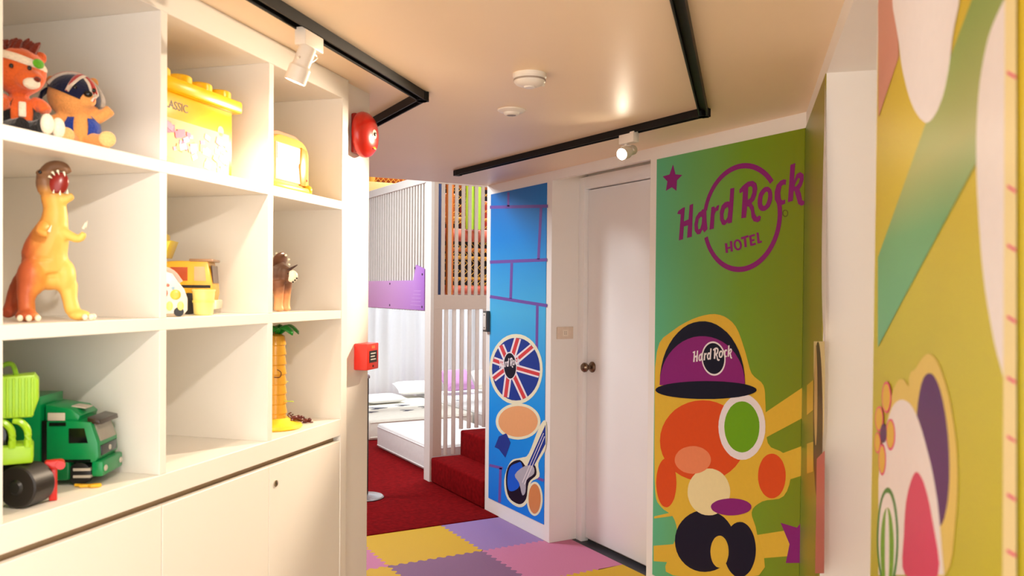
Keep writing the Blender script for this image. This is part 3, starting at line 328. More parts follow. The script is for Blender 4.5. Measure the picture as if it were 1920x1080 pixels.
NEAR = {'pink':[(1.650,2.103),(1.635,2.137),(1.455,2.072),(1.438,1.989),(1.426,1.948),(1.625,1.893)],'stripe':[(0.965,1.895),(0.834,1.848),(0.874,1.833),(0.937,1.808),(0.960,1.707),(0.966,1.705),(1.356,1.563),(1.593,1.475),(1.608,1.636),(1.220,1.796),(1.067,1.856)],'drop1':[(1.465,2.084),(1.499,2.077),(1.484,2.042),(1.449,2.001),(1.423,1.968),(1.411,1.947),(1.399,1.929),(1.385,1.912),(1.369,1.896),(1.351,1.879),(1.331,1.862),(1.310,1.847),(1.290,1.834),(1.269,1.823),(1.248,1.813),(1.227,1.805),(1.208,1.799),(1.189,1.797),(1.172,1.797),(1.156,1.799),(1.141,1.802),(1.128,1.807),(1.116,1.812),(1.105,1.82),(1.096,1.828),(1.088,1.837),(1.082,1.847),(1.076,1.859),(1.071,1.871),(1.059,1.885),(1.043,1.899),(1.038,1.915),(1.055,1.934),(1.117,1.963),(1.225,2.007),(1.358,2.054)],'drop2':[(0.862,1.848),(0.870,1.846),(0.882,1.843),(0.896,1.838),(0.908,1.833),(0.918,1.827),(0.927,1.819),(0.935,1.810),(0.942,1.800),(0.948,1.789),(0.952,1.776),(0.955,1.762),(0.957,1.749),(0.958,1.735),(0.957,1.722),(0.956,1.707),(0.954,1.693),(0.951,1.678),(0.947,1.662),(0.943,1.646),(0.938,1.631),(0.934,1.617),(0.929,1.603),(0.923,1.590),(0.917,1.577),(0.909,1.563),(0.900,1.550),(0.891,1.537),(0.882,1.525),(0.872,1.514),(0.860,1.503),(0.850,1.493)],'halo':[(1.289,1.166),(1.314,1.210),(1.320,1.286),(1.315,1.366),(1.308,1.423),(1.300,1.450),(1.286,1.460),(1.269,1.462),(1.252,1.467),(1.233,1.476),(1.213,1.484),(1.193,1.490),(1.174,1.493),(1.156,1.493),(1.138,1.491),(1.122,1.487),(1.105,1.480),(1.089,1.471),(1.073,1.461),(1.058,1.449),(1.046,1.436),(1.035,1.423),(1.027,1.410),(1.020,1.396),(1.016,1.381),(1.014,1.365),(1.014,1.348),(1.016,1.331),(1.021,1.314),(1.026,1.296),(1.031,1.277),(1.042,1.258),(1.063,1.241),(1.105,1.217),(1.167,1.187),(1.235,1.164)],'halob':[(1.236,1.351),(1.236,1.333),(1.240,1.315),(1.246,1.297),(1.256,1.280),(1.268,1.264),(1.283,1.249),(1.301,1.237),(1.320,1.226),(1.341,1.219),(1.363,1.215),(1.386,1.214),(1.408,1.216),(1.428,1.223),(1.447,1.233),(1.463,1.247),(1.476,1.263),(1.485,1.283),(1.489,1.303),(1.488,1.325),(1.483,1.347),(1.474,1.368),(1.460,1.388),(1.444,1.405),(1.424,1.419),(1.403,1.430),(1.381,1.438),(1.359,1.441),(1.337,1.442),(1.317,1.439),(1.297,1.433),(1.280,1.424),(1.266,1.413),(1.254,1.400),(1.245,1.385),(1.239,1.368)],'purple':[(1.055,1.389),(1.052,1.374),(1.051,1.359),(1.053,1.344),(1.057,1.330),(1.064,1.317),(1.072,1.306),(1.083,1.296),(1.096,1.288),(1.110,1.283),(1.125,1.28),(1.142,1.279),(1.158,1.282),(1.175,1.288),(1.191,1.296),(1.205,1.307),(1.218,1.321),(1.229,1.337),(1.236,1.354),(1.240,1.371),(1.241,1.389),(1.239,1.407),(1.233,1.423),(1.224,1.437),(1.213,1.449),(1.199,1.459),(1.184,1.465),(1.168,1.468),(1.151,1.469),(1.134,1.466),(1.118,1.461),(1.103,1.453),(1.090,1.443),(1.078,1.431),(1.068,1.418),(1.060,1.404)],'dome':[(1.546,1.080),(1.560,1.243),(1.555,1.256),(1.547,1.275),(1.536,1.296),(1.522,1.315),(1.504,1.335),(1.482,1.354),(1.459,1.372),(1.436,1.387),(1.412,1.397),(1.388,1.404),(1.364,1.409),(1.340,1.412),(1.316,1.413),(1.293,1.413),(1.269,1.410),(1.247,1.405),(1.225,1.397),(1.203,1.387),(1.183,1.376),(1.165,1.365),(1.148,1.354),(1.134,1.343),(1.121,1.331),(1.108,1.316),(1.096,1.297),(1.085,1.274),(1.075,1.253),(1.068,1.239)],'pinkel':[(1.304,1.161),(1.325,1.165),(1.327,1.180),(1.321,1.200),(1.316,1.218),(1.315,1.233),(1.311,1.249),(1.306,1.264),(1.297,1.278),(1.286,1.291),(1.271,1.305),(1.256,1.316),(1.241,1.324),(1.227,1.327),(1.214,1.327),(1.200,1.325),(1.187,1.322),(1.173,1.316),(1.160,1.309),(1.147,1.300),(1.135,1.289),(1.12,1.276),(1.102,1.260),(1.091,1.245),(1.097,1.229),(1.130,1.212),(1.188,1.191),(1.254,1.171)],'ring':[(1.361,1.197),(1.361,1.184),(1.364,1.169),(1.370,1.155),(1.378,1.141),(1.389,1.128),(1.402,1.115),(1.416,1.104),(1.432,1.095),(1.450,1.088),(1.468,1.083),(1.486,1.080),(1.504,1.080),(1.520,1.084),(1.535,1.09),(1.548,1.098),(1.558,1.109),(1.565,1.122),(1.568,1.137),(1.568,1.153),(1.564,1.17),(1.556,1.186),(1.546,1.201),(1.532,1.216),(1.517,1.228),(1.500,1.238),(1.482,1.246),(1.464,1.252),(1.446,1.255),(1.429,1.255),(1.413,1.253),(1.399,1.248),(1.386,1.241),(1.376,1.232),(1.369,1.222),(1.363,1.210)],'ringin':[(1.378,1.192),(1.378,1.180),(1.381,1.167),(1.385,1.154),(1.392,1.142),(1.401,1.130),(1.411,1.119),(1.423,1.110),(1.436,1.102),(1.451,1.096),(1.465,1.092),(1.480,1.091),(1.494,1.092),(1.507,1.095),(1.519,1.101),(1.53,1.109),(1.537,1.119),(1.543,1.131),(1.546,1.144),(1.545,1.158),(1.542,1.172),(1.536,1.186),(1.528,1.200),(1.518,1.212),(1.506,1.223),(1.492,1.232),(1.478,1.239),(1.463,1.243),(1.449,1.246),(1.435,1.246),(1.422,1.243),(1.410,1.239),(1.4,1.232),(1.391,1.224),(1.385,1.215),(1.380,1.204)],'green':[(1.395,1.171),(1.395,1.159),(1.396,1.148),(1.400,1.136),(1.405,1.125),(1.412,1.115),(1.42,1.106),(1.429,1.097),(1.439,1.091),(1.450,1.086),(1.461,1.083),(1.472,1.082),(1.483,1.084),(1.493,1.087),(1.502,1.093),(1.510,1.100),(1.516,1.110),(1.520,1.120),(1.522,1.132),(1.522,1.145),(1.520,1.157),(1.516,1.170),(1.510,1.182),(1.502,1.192),(1.493,1.202),(1.483,1.209),(1.472,1.215),(1.461,1.219),(1.450,1.221),(1.439,1.221),(1.429,1.218),(1.420,1.214),(1.412,1.208),(1.405,1.200),(1.400,1.192),(1.396,1.182)],'slit':[(1.436,1.158),(1.435,1.147),(1.435,1.135),(1.436,1.125),(1.437,1.115),(1.439,1.106),(1.441,1.098),(1.443,1.092),(1.446,1.088),(1.450,1.086),(1.453,1.086),(1.457,1.088),(1.460,1.092),(1.464,1.097),(1.467,1.105),(1.470,1.114),(1.472,1.124),(1.474,1.135),(1.475,1.146),(1.476,1.158),(1.476,1.170),(1.475,1.181),(1.474,1.191),(1.473,1.200),(1.470,1.208),(1.468,1.213),(1.464,1.217),(1.461,1.219),(1.458,1.219),(1.454,1.217),(1.451,1.213),(1.447,1.207),(1.444,1.199),(1.441,1.190),(1.439,1.180),(1.437,1.17)],'petal0':[(1.442,1.403),(1.445,1.393),(1.453,1.383),(1.467,1.375),(1.484,1.371),(1.502,1.371),(1.518,1.374),(1.529,1.382),(1.534,1.392),(1.531,1.403),(1.522,1.413),(1.507,1.420),(1.489,1.424),(1.471,1.424),(1.456,1.420),(1.446,1.412)],'petali0':[(1.451,1.402),(1.453,1.393),(1.460,1.385),(1.471,1.378),(1.485,1.375),(1.499,1.375),(1.512,1.378),(1.521,1.384),(1.524,1.393),(1.522,1.402),(1.515,1.411),(1.503,1.417),(1.489,1.420),(1.474,1.420),(1.462,1.416),(1.454,1.410)],'petal1':[(1.515,1.358),(1.517,1.349),(1.526,1.340),(1.540,1.333),(1.557,1.329),(1.574,1.328),(1.590,1.330),(1.601,1.336),(1.605,1.344),(1.602,1.354),(1.593,1.362),(1.578,1.369),(1.561,1.373),(1.543,1.374),(1.529,1.371),(1.519,1.365)],'petali1':[(1.523,1.356),(1.525,1.349),(1.532,1.342),(1.543,1.336),(1.557,1.332),(1.571,1.331),(1.583,1.334),(1.592,1.339),(1.595,1.346),(1.593,1.354),(1.586,1.361),(1.574,1.367),(1.560,1.370),(1.546,1.371),(1.535,1.368),(1.527,1.363)],'petal2':[(1.400,1.349),(1.402,1.339),(1.411,1.330),(1.424,1.322),(1.440,1.317),(1.457,1.316),(1.471,1.319),(1.482,1.326),(1.486,1.335),(1.484,1.346),(1.475,1.356),(1.461,1.364),(1.444,1.368),(1.428,1.369),(1.414,1.365),(1.404,1.358)],'petali2':[(1.408,1.348),(1.410,1.339),(1.417,1.331),(1.427,1.325),(1.440,1.321),(1.453,1.320),(1.465,1.323),(1.474,1.328),(1.477,1.337),(1.475,1.346),(1.468,1.354),(1.457,1.361),(1.444,1.365),(1.431,1.365),(1.419,1.362),(1.411,1.356)],'petal3':[(1.483,1.294),(1.485,1.283),(1.492,1.273),(1.503,1.265),(1.517,1.260),(1.532,1.259),(1.545,1.262),(1.554,1.269),(1.558,1.279),(1.556,1.290),(1.548,1.301),(1.536,1.309),(1.522,1.314),(1.507,1.314),(1.495,1.311),(1.486,1.303)],'petali3':[(1.490,1.292),(1.491,1.283),(1.497,1.275),(1.506,1.268),(1.517,1.264),(1.529,1.263),(1.539,1.266),(1.547,1.272),(1.550,1.281),(1.548,1.290),(1.542,1.299),(1.533,1.306),(1.521,1.310),(1.510,1.310),(1.500,1.307),(1.493,1.301)],'petal4':[(1.538,1.313),(1.540,1.305),(1.547,1.298),(1.557,1.292),(1.570,1.288),(1.584,1.287),(1.595,1.289),(1.604,1.294),(1.607,1.300),(1.605,1.308),(1.598,1.316),(1.587,1.322),(1.573,1.325),(1.560,1.326),(1.549,1.324),(1.541,1.319)],'petali4':[(1.545,1.311),(1.546,1.305),(1.552,1.299),(1.560,1.294),(1.570,1.291),(1.581,1.290),(1.590,1.292),(1.597,1.296),(1.600,1.302),(1.598,1.308),(1.593,1.315),(1.584,1.320),(1.573,1.323),(1.563,1.323),(1.554,1.321),(1.547,1.317)],'eye':[(1.476,1.339),(1.478,1.333),(1.484,1.327),(1.494,1.322),(1.506,1.318),(1.518,1.317),(1.529,1.319),(1.537,1.323),(1.54,1.329),(1.538,1.336),(1.531,1.342),(1.521,1.347),(1.509,1.350),(1.497,1.351),(1.486,1.349),(1.479,1.345)],'border':[(0.863,1.864),(0.83,1.851),(0.802,1.324),(0.840,1.311)],'dash0':[(0.851,1.776),(0.825,1.765),(0.825,1.762),(0.851,1.773)],'dash1':[(0.845,1.671),(0.820,1.663),(0.820,1.660),(0.845,1.668)],'dash2':[(0.842,1.617),(0.817,1.611),(0.817,1.608),(0.842,1.614)],'dash3':[(0.839,1.552),(0.814,1.548),(0.814,1.545),(0.839,1.549)],'dash4':[(0.836,1.497),(0.811,1.495),(0.811,1.492),(0.836,1.494)],'dash5':[(0.833,1.444),(0.809,1.443),(0.808,1.441),(0.833,1.441)],'dash6':[(0.831,1.392),(0.806,1.393),(0.806,1.390),(0.830,1.389)],'dash7':[(0.828,1.342),(0.803,1.345),(0.803,1.342),(0.828,1.339)]}
BADGE_G, BADGE_B = (2.883, 1.262), (4.841, 1.063)
VIN = 0.34
def vinyl(name, c): return mat('vinyl_' + name, c, VIN, vary=0.015, scale=60, spec=0.18)
PURPLE = vinyl('purple', rgb(140, 40, 122)); YELLOW = vinyl('yellow', rgb(226, 186, 62)); CREAMV = vinyl('cream', rgb(240, 224, 168))
WHITEV = vinyl('white', rgb(238, 232, 236)); NAVY = vinyl('navy', rgb(24, 26, 44)); ORANGE = vinyl('orange', rgb(222, 84, 36))
PEACH = vinyl('peach', rgb(236, 140, 96)); GREENV = vinyl('green', rgb(112, 170, 30)); DKGREEN = vinyl('dark_green', rgb(50, 130, 40))
BLUEV = vinyl('blue', rgb(34, 62, 150)); REDV = vinyl('red', rgb(216, 70, 74)); TAN = vinyl('tan', rgb(236, 172, 120)); TAN2 = vinyl('brown_tan', rgb(216, 140, 88))
LILAC = vinyl('lilac', rgb(116, 84, 170)); PINKV = vinyl('pink', rgb(214, 62, 106)); MAGENTA = vinyl('magenta', rgb(228, 70, 130))
DKPURPLE = vinyl('dark_purple', rgb(84, 34, 104)); BROWNV = vinyl('brown', rgb(74, 44, 26)); ROSE = vinyl('rose', rgb(200, 104, 104)); CYANB = vinyl('bright_blue', rgb(20, 96, 220)); GREYV = vinyl('grey', rgb(180, 178, 190))

LT = 0.0003
def wallM(layer): return frame(WX - 0.004 - layer*0.0003, 0, 0, (0, 1, 0), (0, 0, 1))
def diagM(layer, b0=-0.235): 
    o = S(0, b0 + 0.004 + layer*0.0003)
    return frame(o.x, o.y, 0, (0.70710678, 0.70710678, 0), (0, 0, 1))
def ring(c, r, wdt, a0=0, a1=360, n=64):
    k = max(6, int(n*(a1 - a0)/360))
    if a1 - a0 >= 360:
        t = [2*PI*i/n for i in range(n)]
        return [[(c[0] + (r + s*wdt/2)*math.cos(x), c[1] + (r + s*wdt/2)*math.sin(x)) for x in t] for s in (1, -1)]
    t = [math.radians(a0 + (a1 - a0)*i/k) for i in range(k + 1)]
    return [[(c[0] + (r + wdt/2)*math.cos(x), c[1] + (r + wdt/2)*math.sin(x)) for x in t] + [(c[0] + (r - wdt/2)*math.cos(x), c[1] + (r - wdt/2)*math.sin(x)) for x in reversed(t)]]
LC = (2.726, 1.907)
def logo(parent, c, s, material, layer, M=wallM, tilt=0.0):
    """the wordmark: one flat letter each"""
    for n, loops in LOGO:
        L = [[(c[0] + (p[0] - LC[0])*s, c[1] + (p[1] - LC[1])*s) for p in lp] for lp in loops]
        curve_mesh('letter', L, LT, material, parent, M(layer))

# green mural with the hotel emblem
gm = gradient_mat('green_print', [(0.0, rgb(126, 142, 24)), (0.35, rgb(118, 160, 40)), (0.7, rgb(106, 174, 100)), (1.0, rgb(94, 188, 142))], 'Y', 2.38, 3.32, VIN)
mural = MB().box(WX - 0.0035, WX - 0.0003, 2.3665, 3.316, 0.115, FZ - 0.001).build('wall_mural', gm)
tag(mural, 'green wall mural with purple round hotel emblem, between the white door and the angled wall', 'mural')
for L in RAYS: curve_mesh('ray', [L], LT, YELLOW, mural, wallM(0))
curve_mesh('star', [STAR1], LT, PURPLE, mural, wallM(1)); curve_mesh('star', [STAR2], LT, PURPLE, mural, wallM(1))
curve_mesh('emblem_ring', ring(LC, 0.232, 0.024, 13, 143), LT, PURPLE, mural, wallM(1))
curve_mesh('emblem_ring', ring(LC, 0.232, 0.024, 168, 341), LT, PURPLE, mural, wallM(1))
logo(mural, LC, 1.0, PURPLE, 2)
for n, groups in HOTEL:
    L = [lp for g in groups for lp in g]
    if n == 'O': curve_mesh('letter', L, LT, PURPLE, mural, wallM(2))
    else:
        o = None
        for k, g in enumerate(groups): curve_mesh('letter_stroke', g, LT, PURPLE, mural, wallM(2 + 0.05*k))
curve_mesh('registered_mark', REG, LT, mat('vinyl_olive', rgb(96, 84, 30), VIN), mural, wallM(1))
for nm, key, m_, ly in (('halo', 'halo', YELLOW, 1), ('disc', 'orange', ORANGE, 2), ('disc', 'orange2', ORANGE, 3), ('disc', 'orange3', ORANGE, 3), ('disc', 'black', NAVY, 2), ('disc', 'black2', NAVY, 3), ('disc', 'cream', CREAMV, 4), ('disc', 'peach', PEACH, 5),
        ('disc', 'white', WHITEV, 4), ('disc', 'green', GREENV, 5), ('disc', 'yellow', YELLOW, 4), ('disc', 'purple2', PURPLE, 6), ('badge_rim', 'navy', NAVY, 6.5), ('badge', 'purple', PURPLE, 7.5), ('badge_base', 'brim', NAVY, 8.5)):
    curve_mesh(nm, [GREEN[key]], LT, m_, mural, wallM(ly))
bc = BADGE_G
curve_mesh('emblem_disc', ring(bc, 0.037, 0.0739), LT, NAVY, mural, wallM(8.5)); curve_mesh('emblem_ring', ring(bc, 0.076, 0.008), LT, WHITEV, mural, wallM(9.5))
logo(mural, bc, 0.335, WHITEV, 10.5)

# blue mural of drawn blocks
bmat = gradient_mat('blue_print', [(0.0, rgb(0, 128, 240)), (0.3, rgb(10, 150, 245)), (0.62, rgb(74, 182, 236)), (0.85, rgb(0, 136, 226)), (1.0, rgb(0, 112, 198))], 'Z', 0.1, 2.25, VIN)
mural2 = MB().box(WX - 0.0035, WX - 0.0003, 4.39, 5.143, 0.10, FZ - 0.001).build('wall_mural', bmat)
tag(mural2, 'tall blue wall mural with purple block outlines and a blue guitar, left of the door', 'mural')
for L in BRICKLINES: curve_mesh('block_line', [L], LT, LILAC, mural2, wallM(0))
HALO = vinyl('pale_cream', rgb(238, 236, 206))
for nm, key, m_, ly in [('halo', 'halo1', HALO, 1), ('disc', 'flag', BLUEV, 2)] + [('ray_white', 'white%d' % i, WHITEV, 2.6 + .02*i) for i in range(8)] + [('ray_red', 'red%d' % i, REDV, 3.2 + .02*i) for i in range(8)] + [
        ('halo', 'halo2', HALO, 1.2), ('disc', 'tan', TAN, 2.2), ('halo', 'halo3', HALO, 1.4), ('guitar_body', 'gbody', NAVY, 2.4), ('guitar_gloss', 'gblue', CYANB, 3.4), ('guitar_neck', 'neck', BLUEV, 3.0),
        ('guitar_plate', 'gplate', GREYV, 4.2), ('guitar_string', 'string1', WHITEV, 5), ('guitar_string', 'string2', WHITEV, 5), ('halo', 'halo4', HALO, 1.1), ('disc', 'tan2', TAN2, 2.1), ('bow', 'bow', BLUEV, 2)]:
    curve_mesh(nm, [BLUE[key]], LT, m_, mural2, wallM(ly))
bc = BADGE_B
curve_mesh('emblem_disc', ring(bc, 0.043, 0.0859), LT, NAVY, mural2, wallM(4.6)); curve_mesh('emblem_ring', ring(bc, 0.090, 0.008), LT, WHITEV, mural2, wallM(5))
logo(mural2, bc, 0.36, WHITEV, 6)

# mural strip on the angled wall
mural3 = MB().box(2.7065, 3.5765, -0.2353, -0.2320, 0.10, FZ - 0.001, M=SF).build('wall_mural', gradient_mat('olive_print', [(0.0, rgb(150, 140, 30)), (0.4, rgb(122, 138, 40)), (0.8, rgb(104, 142, 60)), (1.0, rgb(98, 150, 44))], 'Y', 2.03, 2.62, VIN))
tag(mural3, 'narrow olive green mural strip on the angled wall beside the white opening', 'mural')
for nm, key, m_, ly in (('balloon', 'white', WHITEV, 1), ('ray', 'ray1', YELLOW, 1), ('ray', 'ray2', YELLOW, 1), ('patch', 'cream', CREAMV, 1), ('ellipse', 'brown', BROWNV, 2), ('ellipse', 'tan', mat('vinyl_sand', rgb(214, 176, 110), VIN), 3), ('patch', 'pink', ROSE, 3)):
    curve_mesh(nm, [DIAG[key]], LT, m_, mural3, diagM(ly, -0.2353 + 0.0))
# near mural at the right edge
mural4 = MB().box(0.62, 1.652, -0.2353, -0.2320, 0.10, FZ - 0.001, M=SF).build('wall_mural', gradient_mat('lime_print', [(0.0, rgb(184, 176, 20)), (0.5, rgb(200, 192, 40)), (0.72, rgb(216, 192, 40)), (1.0, rgb(198, 168, 10))], 'Z', 0.9, 2.1, VIN))
tag(mural4, 'large yellow mural with green stripe and white ovals at the right edge', 'mural')
for nm, key, m_, ly in [('patch', 'pink', vinyl('dusty_pink', rgb(206, 140, 124)), 1), ('stripe', 'stripe', gradient_mat('mint_print', [(0.0, rgb(110, 184, 140)), (0.35, rgb(118, 178, 122)), (0.55, rgb(178, 184, 112)), (1.0, rgb(92, 150, 60))], 'Z', 1.5, 1.95, VIN), 1),
        ('oval', 'drop1', WHITEV, 2), ('oval', 'drop2', WHITEV, 2), ('halo', 'halo', vinyl('straw', rgb(226, 200, 104)), 1), ('halo', 'halob', vinyl('straw', rgb(226, 200, 104)), 1.4), ('oval', 'purple', DKPURPLE, 2), ('oval', 'dome', WHITEV, 3), ('oval', 'pinkel', PINKV, 4),
        ('oval', 'ring', DKGREEN, 4), ('oval', 'ringin', WHITEV, 5), ('oval', 'green', GREENV, 6), ('slit', 'slit', WHITEV, 7), ('border', 'border', CREAMV, 5)] + [
        ('petal', 'petal%d' % i, MAGENTA, 5.2 + .1*i) for i in range(5)] + [('petal_centre', 'petali%d' % i, YELLOW, 6.2 + .1*i) for i in range(5)] + [('flower_eye', 'eye', DKPURPLE, 7.2)] + [('dash', 'dash%d' % i, MAGENTA, 6) for i in range(8)]:
    curve_mesh(nm, [NEAR[key]], LT, m_, mural4, diagM(ly, -0.2353))

# ================================================================ FLOOR COVERINGS
RED = mat('red_carpet_pile', rgb(122, 13, 17), 0.95, vary=0.26, scale=30, bump=0.8, spec=0.05)
crp = MB().prism([(-2.5, 4.992), (WX - 0.002, 4.992), (WX - 0.002, 5.207), (6.35, 5.207), (6.35, 10.29), (-2.5, 10.29)], -0.012, 0.006, bev=0.003).build('carpet', RED)
tag(crp, 'dark red carpet beyond the foam mats', 'carpet')
st = thing('carpeted_stairs', 'red carpeted steps between blue mural wall and white railing', 'stairs', (2.68, 5.67, 0.006))
for i in range(4):
    x0 = 0.262*i
    MB().box(x0, 1.6, -0.462, 0.468, 0.0 if i == 0 else 0.203*i - 0.02, 0.203*(i + 1), bev=0.018, seg=3).build('step', RED, st)

# interlocking foam mats
U0, W0, TS = 4.986, 1.660, 0.5985
def wave(t, n=10, amp=0.010):
    f = (t*n) % 1.0
    return amp if 0.12 < f < 0.42 else (-amp if 0.62 < f < 0.92 else 0.0)
def side(p0, p1, toothed):
    if not toothed: return [p0]
    out = []; n = 10
    d = Vector((p1[0] - p0[0], p1[1] - p0[1])); L = d.length; d /= L
    horiz = abs(d.x) > abs(d.y)
    for k in range(n*8):
        t = k/(n*8)
        tt = t if (d.x + d.y) > 0 else 1 - t
        o_ = wave(tt, n) if 0.02 < tt < 0.98 else 0
        p = Vector(p0) + d*(L*t)
        out.append((p.x, p.y + o_) if horiz else (p.x + o_, p.y))
    # drop repeats of collinear samples
    res = [out[0]]
    for i in range(1, len(out) - 1):
        a, b, c = Vector(res[-1]), Vector(out[i]), Vector(out[i+1])
        if abs((b - a).cross(c - b)) > 1e-9 or (b - a).length > 0.02: res.append(out[i])
    return res
FOAM = {k: mat('foam_' + k, c, 0.62, vary=0.03, scale=140, bump=0.12, spec=0.3) for k, c in dict(yellow=rgb(214, 170, 36), lilac=rgb(152, 122, 178), mauve=rgb(136, 96, 130), pink=rgb(202, 122, 158)).items()}
def mat_tile(i, j, colour, label, x1=None, notch=None):
    """column i counts along x, row j counts towards the camera"""
    xa, xb = W0 + TS*i, W0 + TS*(i + 1)
    if x1: xb = x1
    yb, ya = U0 - TS*j, U0 - TS*(j + 1)
    poly = side((xa, ya), (xb, ya), True) + (side((xb, ya), (xb, yb), x1 is None) if notch is None else notch) + side((xb, yb), (xa, yb), j > 0) + side((xa, yb), (xa, ya), True)
    c = Vector(((xa + xb)/2, (ya + yb)/2, 0))
    m = MB().prism([(p[0] - c.x, p[1] - c.y) for p in poly], -0.012, 0.0)
    o = m.build('foam_mat', FOAM[colour], smooth=False); o.location = c
    return tag(o, label, 'foam mat', 'interlocking foam floor mats')
mat_tile(0, 0, 'yellow', 'yellow foam mat whole against the red carpet edge')
mat_tile(1, 0, 'lilac', 'lilac foam mat against the foot of the blue mural wall', x1=WX - 0.002)
mat_tile(-1, 0, 'pink', 'pink foam mat corner just showing beside the toy shelf')
mat_tile(0, 1, 'mauve', 'darker purple foam mat in front of the yellow one at the carpet')
mat_tile(1, 1, 'pink', 'large pink foam mat running into the door recess', x1=2.694, notch=[(2.860, U0 - 2*TS), (2.860, 4.328), (2.694, 4.328)])
mat_tile(1, 2, 'yellow', 'yellow foam mat in front of the door by the green mural', x1=2.694, notch=[(2.694, U0 - 3*TS), (2.694, 3.372), (2.860, 3.372), (2.860, U0 - 2*TS)])
mat_tile(-1, 1, 'yellow', 'yellow foam mat corner at the bottom edge below the shelf')
mat_tile(0, 2, 'pink', 'pink foam mat in front of the darker purple one')
mat_tile(-1, 2, 'lilac', 'lilac foam mat in front of the corner yellow one by the shelf')

# ================================================================ TOY SHELF
SA, SB = 1.2, 1.365
shelf = thing('toy_shelf', 'white built-in cube shelf full of toys with cabinet doors below', 'shelf', S(SA, SB), R45)
def sbox(name, a0, a1, b0, b1, z0, z1, m=SHELF, bev=0.0015, parent=shelf):
    return MB().box(a0 - SA, a1 - SA, b0 - SB, b1 - SB, z0, z1, bev=bev, seg=1).build(name, m, parent)
colsA = [(0.783, 1.220), (1.245, 1.682), (1.707, 2.152), (2.178, 2.613)]
rowsZ = [(1.113, 1.466), (1.496, 1.850), (1.880, 2.241)]
BK = 1.868
sbox('back_panel', 0.758, 2.658, BK, 1.888, 0.05, 2.31)
sbox('bottom_board', 0.758, 2.6128, SB, BK, 1.055, 1.113)
sbox('shelf_board', 0.758, 2.6128, SB + .0006, BK, 1.466, 1.496)
sbox('shelf_board', 0.758, 2.6128, SB + .0006, BK, 1.850, 1.880)
sbox('top_panel', 0.758, 2.658, SB, BK, 2.241, 2.3145)
for a0, a1 in ((0.758, 0.783), (1.220, 1.245), (1.682, 1.707), (2.152, 2.178)):
    for z0, z1 in rowsZ: sbox('divider', a0, a1, SB + .0003, BK, z0, z1)
sbox('end_panel', 2.613, 2.658, SB, BK, 0.0, 2.241)
sbox('plinth', 0.758, 2.6128, SB + 0.05, BK, 0.0, 0.08)
sbox('groove', 0.758, 2.6128, SB + 0.028, SB + 0.05, 0.08, 1.055, mat('groove_board', rgb(176, 150, 120), 0.5))
for k, (a0, a1) in enumerate(((0.76, 1.231), (1.234, 1.6925), (1.6955, 2.1635), (2.1665, 2.611))):
    dr = sbox('cabinet_door', a0, a1, SB + 0.0015, SB + 0.021, 0.085, 1.036)
    if k == 3:
        MB().lathe([(0, 0), (0.010, 0), (0.010, 0.003), (0.007, 0.0045), (0, 0.0045)], 20, M=frame(2.199 - SA, 0.0013, 0.978, (1, 0, 0), (0, 0, 1))).build('lock', mat('lock_steel', rgb(190, 180, 165), 0.3, 1.0), dr)
        MB().box(2.1978 - SA, 2.2002 - SA, -0.0040, -0.003, 0.973, 0.983).build('keyhole', BLACKP, dr)

# ================================================================ CEILING FIXTURES
def rail(name, segs, label):
    t = thing(name, label, 'track rail', (0, 0, CZ - 0.0005))
    for (p, q) in segs:
        p, q = Vector(p), Vector(q); d = q - p; ang = math.atan2(d.y, d.x); L = d.length
        M = Matrix.Translation((p.x, p.y, 0)) @ Matrix.Rotation(ang, 4, 'Z')
        m = MB().box(-0.018, L + 0.018, -0.018, 0.018, -0.006, 0).box(-0.018, L + 0.018, -0.018, -0.0125, -0.032, -0.006).box(-0.018, L + 0.018, 0.0125, 0.018, -0.032, -0.006).box(-0.018, L + 0.018, -0.0125, 0.0125, -0.012, -0.006)
        m.bm.transform(M); m.build('rail', BLACK, t)
        for x in (0, L):
            mm = MB().box(x - 0.02, x + 0.02, -0.02, 0.02, -0.034, -0.001); mm.bm.transform(M); mm.build('end_cap', BLACK, t)
    return t
pL = S(2.885, 1.177)
rail('track_rail', [(S(0.2, 1.177), pL), (pL, (1.222, 3.62, 0))], 'black ceiling track rail along the toy shelf')
pR = Vector((2.296, 2.535, 0))
rail('track_rail', [(S(0.2, 0.165), pR), (pR, (2.185, 4.62, 0))], 'black ceiling track rail in front of the mural wall')

